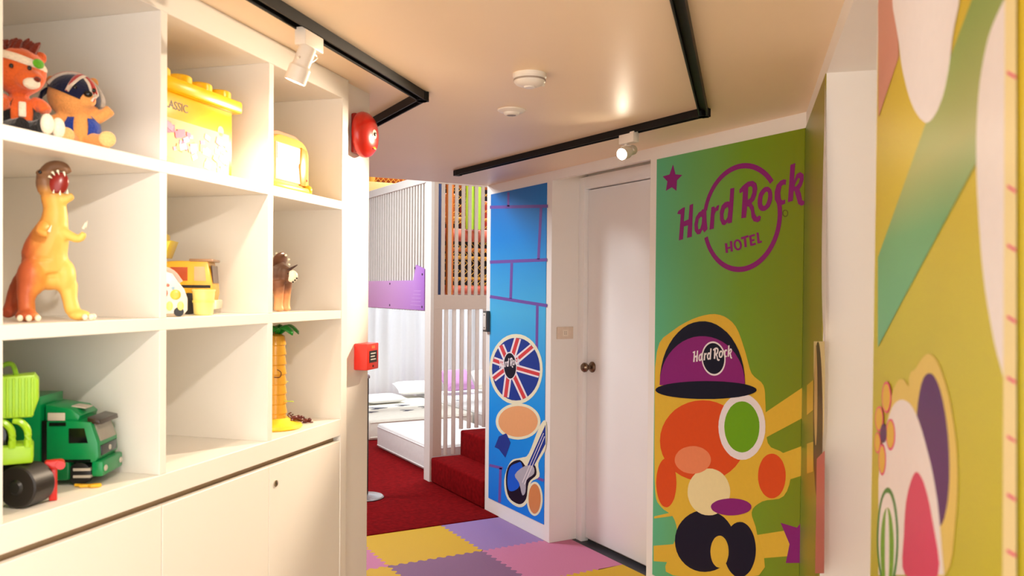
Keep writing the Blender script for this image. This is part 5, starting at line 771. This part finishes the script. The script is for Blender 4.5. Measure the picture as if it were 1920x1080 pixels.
# -- toy drum-shaped player
t = toy('toy_player', 'yellow and orange arched toy player with white front, upper right cubby', 'toy', 2.36, 1.462, 1.880, 45)
YT = plast('honey', rgb(246, 206, 104)); OT = plast('amber', rgb(246, 168, 62)); PKT = plast('pink', rgb(244, 176, 150))
def arch(w, h, r, n=9):
    pts = [(-w, 0), (w, 0)]
    for k in range(n + 1):
        th = PI/2*k/n; pts.append((w - r + r*math.cos(th), h - r*0.75 + r*0.75*math.sin(th)))
    for k in range(n + 1):
        th = PI/2 + PI/2*k/n; pts.append((-w + r + r*math.cos(th), h - r*0.75 + r*0.75*math.sin(th)))
    return pts
MB().prism(arch(0.118, 0.180, 0.07), -0.045, 0.055, 'xz', bev=0.006).build('body', YT, t)
MB().prism(arch(0.112, 0.194, 0.07), -0.030, 0.045, 'xz', bev=0.006).build('top_shell', PKT, t)
MB().prism([(0.055, 0.030), (0.086, 0.030), (0.100, 0.080), (0.096, 0.150), (0.062, 0.156), (0.050, 0.090)], -0.050, -0.044, 'xz', bev=0.002).build('side_wing', OT, t)
MB().prism([(-0.09, 0.034), (0.056, 0.034), (0.046, 0.090), (0.052, 0.152), (-0.09, 0.152)], -0.0485, -0.044, 'xz', bev=0.002).build('front_window', WHITEP, t)
MB().prism([(-0.085, 0.100), (0.046, 0.100), (0.050, 0.148), (-0.085, 0.148)], -0.0500, -0.0480, 'xz').build('label_strip', plast('salmon', rgb(242, 186, 160)), t)
MB().box(-0.11, 0.112, -0.062, -0.040, 0.004, 0.024, bev=0.006).build('base_bar', YT, t)
MB().ell((0.098, -0.052, 0.020), 0.016, 0.014, 0.016).build('knob', plast('yellow', rgb(250, 222, 60)), t)
for k in range(3): MB().ell((0.090 + 0.010*(k % 2), -0.046, 0.044 + 0.008*k), 0.004, 0.003, 0.004).build('button', plast('berry', rgb(186, 86, 96)), t)

# -- tyrannosaurus
t = toy('toy_dinosaur', 'large yellow and rust toy tyrannosaurus with open mouth standing upright', 'toy dinosaur', 1.437, 1.465, 1.496, 0)
DINO = gradient_mat('dino_skin', [(0.0, rgb(150, 66, 40)), (0.30, rgb(190, 96, 56)), (0.58, rgb(230, 164, 76)), (1.0, rgb(244, 200, 104))], 'X', -0.045, 0.060, 0.45, noise=0.03)
_nt = DINO.node_tree; _p = _nt.nodes['Principled BSDF']; _src = _p.inputs['Base Color'].links[0].from_socket
_tc = _nt.nodes.new('ShaderNodeTexCoord'); _sx = _nt.nodes.new('ShaderNodeSeparateXYZ'); _nt.links.new(_tc.outputs['Object'], _sx.inputs[0])
_mr = _nt.nodes.new('ShaderNodeMapRange'); _mr.inputs['From Min'].default_value = 0.262; _mr.inputs['From Max'].default_value = 0.295; _nt.links.new(_sx.outputs['Z'], _mr.inputs['Value'])
_mx = _nt.nodes.new('ShaderNodeMix'); _mx.data_type = 'RGBA'; _nt.links.new(_mr.outputs[0], _mx.inputs['Factor']); _nt.links.new(_src, _mx.inputs['A']); _mx.inputs['B'].default_value = rgb(128, 92, 66)
_nt.links.new(_mx.outputs['Result'], _p.inputs['Base Color'])
m = MB()
m.tube([(0.000, 0.03, 0.110), (-0.036, 0.046, 0.075), (-0.058, 0.030, 0.030), (-0.070, 0.004, 0.014)], [0.042, 0.030, 0.018, 0.010], 12)
m.tube([(0.006, 0.010, 0.104), (0.002, 0.008, 0.143), (0.012, 0.002, 0.182), (0.020, 0.0, 0.215), (0.021, 0.0, 0.245), (0.016, 0.0, 0.275)], [0.046, 0.046, 0.038, 0.028, 0.0235, 0.0235], 14)
m.ell((-0.022, -0.018, 0.094), 0.029, 0.032, 0.042).tube([(-0.026, -0.022, 0.08), (-0.032, -0.034, 0.048), (-0.030, -0.040, 0.018)], [0.025, 0.018, 0.017], 10).ell((-0.030, -0.052, 0.012), 0.023, 0.024, 0.012)
m.ell((0.040, 0.004, 0.096), 0.023, 0.034, 0.040).tube([(0.046, 0.002, 0.08), (0.050, -0.006, 0.045), (0.056, -0.010, 0.018)], [0.021, 0.016, 0.016], 10).ell((0.068, -0.020, 0.012), 0.023, 0.020, 0.012)
m.tube([(0.004, 0.004, 0.280), (0.000, 0.004, 0.308), (0.014, 0.002, 0.333), (0.036, -0.004, 0.336), (0.048, -0.008, 0.322)], [0.017, 0.0165, 0.0145, 0.0115, 0.008], 10)
m.tube([(0.002, 0.0, 0.272), (0.030, -0.008, 0.262), (0.056, -0.014, 0.274)], [0.016, 0.0125, 0.008], 10)
m.ell((-0.006, -0.008, 0.318), 0.010, 0.012, 0.009)
m.tube([(0.036, -0.020, 0.192), (0.066, -0.034, 0.178), (0.077, -0.038, 0.192)], [0.013, 0.009, 0.007], 8)
m.tube([(0.0, -0.028, 0.205), (-0.006, -0.054, 0.190), (0.010, -0.062, 0.184)], [0.013, 0.010, 0.007], 8)
m.ell((0.010, 0.0, 0.086), 0.034, 0.030, 0.020)
m.fuse('body', DINO, t, 0.0038, 3)
MB().ell((0.028, -0.004, 0.298), 0.019, 0.010, 0.027, M=Matrix.Rotation(math.radians(18), 4, 'Y')).build('mouth', plast('mouth_red', rgb(140, 34, 28)), t)
tm = plast('tooth', rgb(244, 236, 214))
for p, q in (((0.010, -0.011, 0.312), (0.016, -0.016, 0.308)), ((0.016, -0.010, 0.322), (0.021, -0.015, 0.314)), ((0.026, -0.010, 0.326), (0.029, -0.015, 0.316)), ((0.038, -0.011, 0.324), (0.040, -0.014, 0.314)), ((0.018, -0.013, 0.274), (0.019, -0.016, 0.284)), ((0.030, -0.016, 0.272), (0.031, -0.018, 0.283)), ((0.044, -0.017, 0.276), (0.045, -0.017, 0.286))):
    MB().cyl(p, q, 0.003, 0.0004, 8).build('tooth', tm, t)
for x0, y0 in ((-0.042, -0.076), (-0.026, -0.081), (-0.010, -0.076), (0.078, -0.040), (0.090, -0.032), (0.096, -0.018)):
    MB().ell((x0, y0, 0.008), 0.006, 0.009, 0.007).build('claw', tm, t)
for x, y, z in ((0.074, -0.042, 0.200), (0.078, -0.036, 0.204), (0.010, -0.074, 0.189)): MB().cyl((x, y, z), (x + .005, y, z + .014), 0.003, 0.0005, 8).build('claw', tm, t)
MB().ell((-0.007, -0.019, 0.319), 0.004, 0.003, 0.004).build('eye', EYEB, t)

# -- yellow toy lorry with bucket
t = toy('toy_lorry', 'yellow toy lorry with raised bucket, facing right in the middle cubby', 'toy lorry', 2.012, 1.545, 1.496, -20)
YL = plast('lorry_yellow', rgb(250, 190, 44)); YL2 = plast('bright_yellow', rgb(248, 228, 60)); GLS = mat('toy_glass', rgb(70, 34, 24), 0.12)
MB().prism([(-0.06, 0.030), (0.078, 0.030), (0.084, 0.060), (0.082, 0.085), (0.070, 0.150), (-0.012, 0.150), (-0.06, 0.146)], -0.052, 0.052, 'xz', bev=0.004).build('cab', YL, t)
MB().prism([(-0.030, 0.094), (0.016, 0.094), (0.016, 0.132), (-0.030, 0.132)], -0.0535, 0.0535, 'xz').build('side_window', mat('window_rust', rgb(196, 84, 44), 0.2), t)
MB().prism([(0.034, 0.094), (0.066, 0.094), (0.062, 0.134), (0.034, 0.134)], -0.0535, 0.0535, 'xz').build('door_window', mat('window_peach', rgb(232, 186, 150), 0.2), t)
MB().prism([(0.0835, 0.088), (0.0795, 0.138), (0.0765, 0.138), (0.0805, 0.088)], -0.040, 0.040, 'xz').build('windscreen', GLS, t)
MB().box(0.020, 0.084, -0.055, 0.055, 0.148, 0.156, bev=0.003).build('visor', plast('grey_brown', rgb(170, 130, 96)), t)
MB().box(0.070, 0.092, -0.054, 0.054, 0.014, 0.040, bev=0.004).build('bumper', plast('warm_white', rgb(244, 232, 206)), t)
MB().box(-0.055, 0.078, -0.0545, -0.0515, 0.074, 0.082).build('trim_strip', BLACKP, t)
MB().box(-0.22, -0.055, -0.048, 0.048, 0.030, 0.060, bev=0.003).build('chassis', BLACKP, t)
for x in (-0.17, 0.020):
    for s in (1, -1): MB().lathe([(0, -0.012), (0.020, -0.012), (0.030, -0.010), (0.030, 0.010), (0.020, 0.012), (0, 0.012)], 24, M=frame(x, s*0.048, 0.030, (1, 0, 0), (0, 0, 1))).build('wheel', BLACKP, t)
MB().prism([(-0.110, 0.158), (-0.044, 0.158), (-0.030, 0.196), (-0.026, 0.206), (-0.120, 0.206)], -0.060, 0.030, 'xz', bev=0.004).build('bucket', YL2, t)
MB().box(-0.105, -0.046, -0.050, 0.020, 0.204, 0.228, bev=0.008).build('bucket_load', plast('sun_yellow', rgb(250, 216, 40)), t)
MB().box(-0.080, -0.046, -0.058, -0.046, 0.134, 0.144).box(-0.080, -0.070, -0.058, -0.046, 0.105, 0.144).build('bracket', plast('dark_brown', rgb(80, 34, 24)), t)
MB().box(-0.11, -0.075, -0.02, 0.02, 0.058, 0.162).build('arm', YL, t)

t = toy('toy_bus', 'white toy bus with yellow windows and pink trim, beside the yellow lorry', 'toy bus', 1.803, 1.43, 1.496, -8)
WB = plast('bus_white', rgb(244, 234, 226))
MB().prism([(-0.075, 0.006), (0.032, 0.006), (0.040, 0.016), (0.040, 0.046), (0.032, 0.070), (0.020, 0.086), (0.004, 0.110), (-0.030, 0.122), (-0.075, 0.122)], -0.036, 0.036, 'xz', bev=0.006).build('body', WB, t)
MB().ell((0.012, -0.037, 0.056), 0.013, 0.003, 0.013).build('window', plast('window_yellow', rgb(246, 196, 70)), t)
for x in (-0.002, 0.024): MB().ell((x, -0.0372, 0.027), 0.008, 0.002, 0.012).build('lamp', plast('lemon', rgb(250, 240, 130)), t)
MB().ell((-0.014, -0.037, 0.060), 0.008, 0.003, 0.011).build('printed_spot', plast('coral', rgb(236, 120, 110)), t)
MB().tube([(-0.07, -0.02, 0.126), (-0.03, -0.02, 0.126), (0.004, -0.02, 0.114), (0.024, -0.02, 0.088)], 0.006, 8).build('roof_trim', plast('rose', rgb(236, 176, 166)), t)
for k in range(4): MB().ell((-0.030 + 0.012*k, -0.037, 0.094 - 0.007*k), 0.004, 0.002, 0.004).build('printed_spot', plast(['sky', 'lemon', 'coral', 'sky'][k], rgb(150, 190, 220)), t)
for x in (-0.05, 0.020): MB().cyl((x, -0.038, 0.012), (x, -0.030, 0.012), 0.012).build('wheel', BLACKP, t)

t = toy('toy_beaker', 'pale yellow toy beaker in front of the lorry cab', 'toy beaker', 1.93, 1.425, 1.496, -8)
MB().lathe([(0, 0), (0.022, 0), (0.025, 0.004), (0.029, 0.064), (0.031, 0.066), (0.031, 0.070), (0.027, 0.070), (0.024, 0.010), (0, 0.008)], 28).build('cup', plast('pale_yellow', rgb(248, 240, 150)), t)
MB().lathe([(0.0270, 0.034), (0.0288, 0.034), (0.0292, 0.040), (0.0272, 0.040)], 28).build('band', plast('lemon', rgb(250, 240, 130)), t)

# -- horned dinosaur
t = toy('toy_dinosaur', 'brown horned toy dinosaur on four legs, partly behind the divider', 'toy dinosaur', 2.365, 1.470, 1.496, -14)
HD = gradient_mat('horned_skin', [(0.0, rgb(230, 180, 130)), (0.35, rgb(214, 150, 100)), (0.6, rgb(130, 86, 64)), (1.0, rgb(84, 58, 44))], 'Z', 0.02, 0.16, 0.5, noise=0.05)
m = MB()
m.tube([(-0.13, 0.06, 0.08), (-0.08, 0.04, 0.108), (-0.02, 0.02, 0.122), (0.02, 0.0, 0.118)], [0.020, 0.052, 0.056, 0.040], 14)
m.tube([(-0.13, 0.06, 0.08), (-0.17, 0.07, 0.05), (-0.20, 0.08, 0.03)], [0.022, 0.014, 0.006], 10)
for x, y in ((0.004, -0.028), (0.026, 0.016), (-0.10, 0.012), (-0.09, 0.075)):
    m.tube([(x, y, 0.10), (x + 0.004, y, 0.05), (x + 0.002, y, 0.014)], [0.026, 0.016, 0.015], 10).ell((x + 0.004, y - 0.002, 0.008), 0.018, 0.016, 0.008)
m.ell((0.024, -0.008, 0.120), 0.028, 0.030, 0.030).tube([(0.030, -0.012, 0.116), (0.048, -0.018, 0.112), (0.062, -0.022, 0.104)], [0.022, 0.018, 0.009], 10)
m.fuse('body', HD, t, 0.0045, 4)
MB().ell((0.008, -0.002, 0.160), 0.040, 0.010, 0.036, M=Matrix.Rotation(math.radians(28), 4, 'Y') @ Matrix.Rotation(math.radians(60), 4, 'Z')).build('frill', plast('frill_brown', rgb(96, 62, 46)), t)
for k in range(7):
    th = math.radians(-10 + 30*k); MB().ell((0.010 + 0.030*math.cos(th), -0.010, 0.158 + 0.032*math.sin(th)), 0.004, 0.004, 0.004).build('frill_knob', tm, t)
for dy in (-0.012, 0.010): MB().cyl((0.034, -0.012 + dy, 0.132), (0.066, -0.018 + dy*1.4, 0.152), 0.006, 0.001, 10).build('horn', plast('horn_dark', rgb(60, 34, 30)), t)
MB().ell((0.050, -0.026, 0.114), 0.018, 0.010, 0.020).build('cheek', tm, t)
for k in range(3): MB().ell((0.052 + 0.006*k, -0.032, 0.096 + 0.006*k), 0.003, 0.003, 0.003).build('beak_spot', EYEB, t)
MB().ell((0.036, -0.032, 0.122), 0.003, 0.003, 0.003).build('eye', EYEB, t)

# -- palm tower game with small monkeys
t = toy('palm_tower_game', 'yellow palm tree tower game with green leaves, lower right cubby', 'toy', 2.375, 1.478, 1.113, -14)
AMB = mat('amber_plastic', rgb(250, 190, 70), 0.2, vary=0.04, trans=0.35)
prof = [(0, 0.016)]
for k in range(9): prof += [(0.039 - 0.0006*k, 0.018 + 0.032*k), (0.034 - 0.0006*k, 0.046 + 0.032*k)]
prof += [(0, 0.318)]
MB().lathe(prof, 24).build('trunk', AMB, t)
m = MB(); m.lathe([(0, 0), (0.082, 0), (0.088, 0.006), (0.084, 0.014), (0.06, 0.020), (0.044, 0.034), (0, 0.034)], 32).build('base', plast('base_yellow', rgb(252, 214, 60)), t)
for k in range(6):
    an = 2*PI*k/6 + 0.25; c, s = math.cos(an), math.sin(an)
    b_ = bmesh.new(); rows = []
    for i in range(9):
        q = i/8; r_ = 0.012 + 0.062*q; z = 0.316 + 0.030*math.sin(q*2.6) - 0.016*q; wd = 0.024*math.sin(PI*min(1, 0.12 + q*0.88))**0.7
        rows.append([b_.verts.new((r_*c - s*wd*e, r_*s + c*wd*e, z - 0.010*abs(e))) for e in (-1, -0.5, 0, 0.5, 1)])
    for A_, B_ in zip(rows, rows[1:]):
        for e in range(4): b_.faces.new((A_[e], A_[e+1], B_[e+1], B_[e]))
    mm = MB(); mm._merge(b_, None); o = mm.build('leaf', plast('leaf_green', rgb(24, 132, 40)), t)
    so = o.modifiers.new('thickness', 'SOLIDIFY'); so.thickness = 0.003
for k in range(4):
    an = 2*PI*k/4 - 0.6; z = 0.09 + 0.055*k
    MB().cyl((0.036*math.cos(an), 0.036*math.sin(an), z), (0.070*math.cos(an), 0.070*math.sin(an), z), 0.0018, n=8).build('stick', plast('lime_stick', rgb(190, 214, 90)), t)
MB().tube([(-0.004, -0.0375, 0.17), (0.014, -0.036, 0.17), (0.018, -0.0345, 0.185), (0.006, -0.0375, 0.195)], 0.0016, 6).build('moulded_curl', plast('dark_brown', rgb(80, 34, 24)), t)
MKB = plast('monkey_brown', rgb(96, 30, 22), 0.4)
def monkey(label, a, b, z, deg, lying):
    k = toy('toy_monkey', label, 'toy monkey', a, b, z, deg, 'small brown toy monkeys')
    m = MB(); m.ell((0, 0, 0.008), 0.014, 0.007, 0.008).ell((0.016, 0, 0.010), 0.007, 0.007, 0.007)
    m.tube([(0.008, 0.005, 0.006), (0.016, 0.014, 0.004), (0.024, 0.012, 0.003)], 0.0026, 6).tube([(0.008, -0.005, 0.006), (0.016, -0.014, 0.004), (0.024, -0.012, 0.003)], 0.0026, 6)
    m.tube([(-0.010, 0.004, 0.006), (-0.018, 0.010, 0.004), (-0.024, 0.006, 0.003)], 0.0028, 6).tube([(-0.010, -0.004, 0.006), (-0.018, -0.010, 0.004), (-0.024, -0.006, 0.003)], 0.0028, 6)
    m.build('body', MKB, k)
    MB().tube([(-0.012, 0, 0.010), (-0.022, 0.002, 0.016), (-0.024, 0.0, 0.024), (-0.018, 0, 0.026)], 0.0018, 6).build('tail', MKB, k)
monkey('brown toy monkey lying on the yellow base of the tower game', 2.405, 1.425, 1.135, 20, True)
monkey('brown toy monkey on the base edge, right of the first', 2.432, 1.432, 1.131, -30, True)
monkey('brown toy monkey on the shelf, right of the tower game', 2.515, 1.475, 1.113, 10, True)
monkey('brown toy monkey at the shelf front, right of the tower game', 2.490, 1.435, 1.113, 0, True)

# -- green refuse lorry
t = toy('toy_refuse_lorry', 'dark green toy refuse lorry with black windows, facing right', 'toy lorry', 1.580, 1.520, 1.113, -24)
GR = plast('lorry_green', rgb(0, 136, 72)); GRD = plast('lorry_green_dark', rgb(0, 108, 56)); GLK = mat('toy_dark_glass', rgb(16, 18, 18), 0.1); SIL = plast('silver', rgb(190, 182, 170))
MB().prism([(-0.042, 0.052), (0.070, 0.052), (0.078, 0.066), (0.076, 0.098), (0.060, 0.146), (0.012, 0.150), (-0.042, 0.150)], -0.058, 0.058, 'xz', bev=0.005).build('cab', GR, t)
MB().prism([(-0.044, 0.146), (0.030, 0.146), (0.034, 0.160), (0.016, 0.176), (-0.044, 0.186)], -0.052, 0.052, 'xz', bev=0.006).build('roof_fairing', GR, t)
MB().prism([(0.0785, 0.100), (0.0635, 0.144), (0.060, 0.144), (0.074, 0.100)], -0.044, 0.044, 'xz').build('windscreen', mat('windscreen_reflection', rgb(150, 142, 128), 0.12), t)  # grey base colour stands in for a reflection on the glass
MB().prism([(0.050, 0.142), (0.080, 0.140), (0.078, 0.150), (0.050, 0.156)], -0.054, 0.054, 'xz', bev=0.003).build('visor', plast('visor_brown', rgb(52, 36, 26)), t)
MB().prism([(0.012, 0.098), (0.054, 0.098), (0.046, 0.132), (0.012, 0.132)], -0.0592, 0.0592, 'xz').build('side_window', GLK, t)
MB().box(0.0745, 0.0800, -0.046, 0.046, 0.066, 0.090, bev=0.002).build('grille', GLK, t)
MB().box(0.062, 0.088, -0.060, 0.060, 0.020, 0.056, bev=0.005).build('bumper', GR, t)
MB().lathe([(0, 0), (0.006, 0), (0.006, 0.002), (0, 0.003)], 20, M=frame(0.0800, 0, 0.078, (0, 1, 0), (0, 0, 1))).build('front_emblem', SIL, t)
for y in (-0.045, 0.045): MB().ell((0.0885, y, 0.038), 0.003, 0.009, 0.007).build('headlamp', SIL, t)
MB().box(-0.046, -0.036, -0.0600, 0.0600, 0.040, 0.150).build('cab_gap', GLK, t)
MB().box(-0.034, 0.004, -0.0600, -0.0575, 0.150, 0.168, bev=0.001).build('sticker', plast('sticker_grey', rgb(206, 192, 176)), t)
MB().box(-0.020, 0.012, -0.028, 0.012, 0.1765, 0.1790, M=Matrix.Rotation(math.radians(8), 4, 'Y')).build('sticker', plast('sticker_grey', rgb(206, 192, 176)), t)
MB().box(-0.030, 0.006, -0.0610, -0.0570, 0.138, 0.146).build('step_bar', GLK, t)
MB().box(-0.036, 0.060, -0.0600, 0.0600, 0.054, 0.060).build('trim_strip', GLK, t)
MB().box(-0.040, 0.014, -0.062, 0.062, 0.012, 0.056, bev=0.006).build('fender', GRD, t)
for z in (0.018, 0.034): MB().box(0.022, 0.060, -0.060, -0.040, z, z + 0.006).build('step', SIL, t)
MB().prism([(-0.33, 0.050), (-0.050, 0.050), (-0.050, 0.205), (-0.30, 0.205), (-0.33, 0.180)], -0.060, 0.060, 'xz', bev=0.006).build('container', GR, t)
MB().box(-0.32, 0.06, -0.035, 0.035, 0.024, 0.052).build('chassis', GLK, t)
for x in (-0.25, -0.18, 0.034):
    for s in (1, -1): MB().lathe([(0, -0.011), (0.018, -0.011), (0.026, -0.009), (0.026, 0.009), (0.018, 0.011), (0, 0.011)], 24, M=frame(x, s*0.046, 0.026, (1, 0, 0), (0, 0, 1))).build('wheel', BLACKP, t)

# -- lime loader
t = toy('toy_loader', 'lime green toy loader with ribbed bucket and black roller wheel', 'toy loader', 1.372, 1.448, 1.113, 0)
LM = plast('lime', rgb(160, 208, 32)); LMD = plast('lime_dark', rgb(120, 168, 24))
MB().lathe([(0, -0.030), (0.041, -0.030), (0.044, -0.027), (0.044, 0.027), (0.041, 0.030), (0, 0.030)], 32, M=frame(0.004, -0.012, 0.044, (1, 0, 0), (0, 0, 1)) @ Matrix.Rotation(math.radians(-38), 4, 'Y')).build('roller_wheel', mat('rubber', rgb(26, 20, 18), 0.45), t)
MB().lathe([(0, 0.0300), (0.016, 0.0300), (0.012, 0.035), (0, 0.036)], 20, M=frame(0.004, -0.012, 0.044, (1, 0, 0), (0, 0, 1)) @ Matrix.Rotation(math.radians(-38), 4, 'Y')).build('hub', BLACKP, t)
MB().box(-0.110, 0.016, -0.030, 0.045, 0.090, 0.128, bev=0.005).build('body', LM, t)
for x in (-0.062, -0.022, 0.006):
    MB().tube([(x, -0.026, 0.124), (x, -0.026, 0.158), (x - 0.012, -0.024, 0.176), (x - 0.026, -0.022, 0.180)], [0.007, 0.007, 0.007, 0.006], 8).build('cab_frame', LM, t)
MB().box(-0.090, -0.026, -0.010, 0.035, 0.126, 0.176, bev=0.004).build('cab_glass', GLK, t)
MB().prism([(-0.09, 0.186), (0.014, 0.186), (0.026, 0.222), (0.026, 0.262), (0.018, 0.274), (-0.09, 0.270)], -0.030, 0.040, 'xz', bev=0.004).build('bucket', LM, t)
for k in range(9): MB().box(-0.076 + 0.011*k, -0.071 + 0.011*k, -0.0345, -0.028, 0.190, 0.268, bev=0.0015).build('rib', LM, t)
MB().tube([(-0.060, 0.0, 0.268), (-0.040, 0.0, 0.292), (-0.022, 0.0, 0.294), (-0.014, 0.0, 0.268)], 0.005, 8).build('handle', LMD, t)
MB().cyl((-0.08, -0.030, 0.120), (-0.06, -0.034, 0.120), 0.006).build('headlamp', SIL, t)
MB().box(0.036, 0.070, 0.000, 0.024, 0.066, 0.086, bev=0.004).box(0.044, 0.060, 0.002, 0.020, 0.0, 0.070, bev=0.003).cyl((0.066, -0.004, 0.076), (0.066, 0.026, 0.076), 0.009).build('red_lever', plast('red', rgb(206, 36, 30)), t)
t = toy('toy_shovel', 'small yellow plastic piece lying in front of the green lorry', 'toy', 1.535, 1.432, 1.113, -20)
MB().prism([(-0.022, -0.006), (-0.004, -0.004), (0.004, -0.010), (0.020, -0.008), (0.024, 0.0), (0.020, 0.009), (0.004, 0.010), (-0.004, 0.005), (-0.022, 0.007)], 0.0, 0.007, bev=0.002).build('blade', plast('shovel_yellow', rgb(246, 188, 36)), t)
MB().cyl((-0.020, 0, 0.0045), (-0.034, 0.004, 0.0045), 0.0035, n=10).build('grip', plast('shovel_yellow', rgb(246, 188, 36)), t)
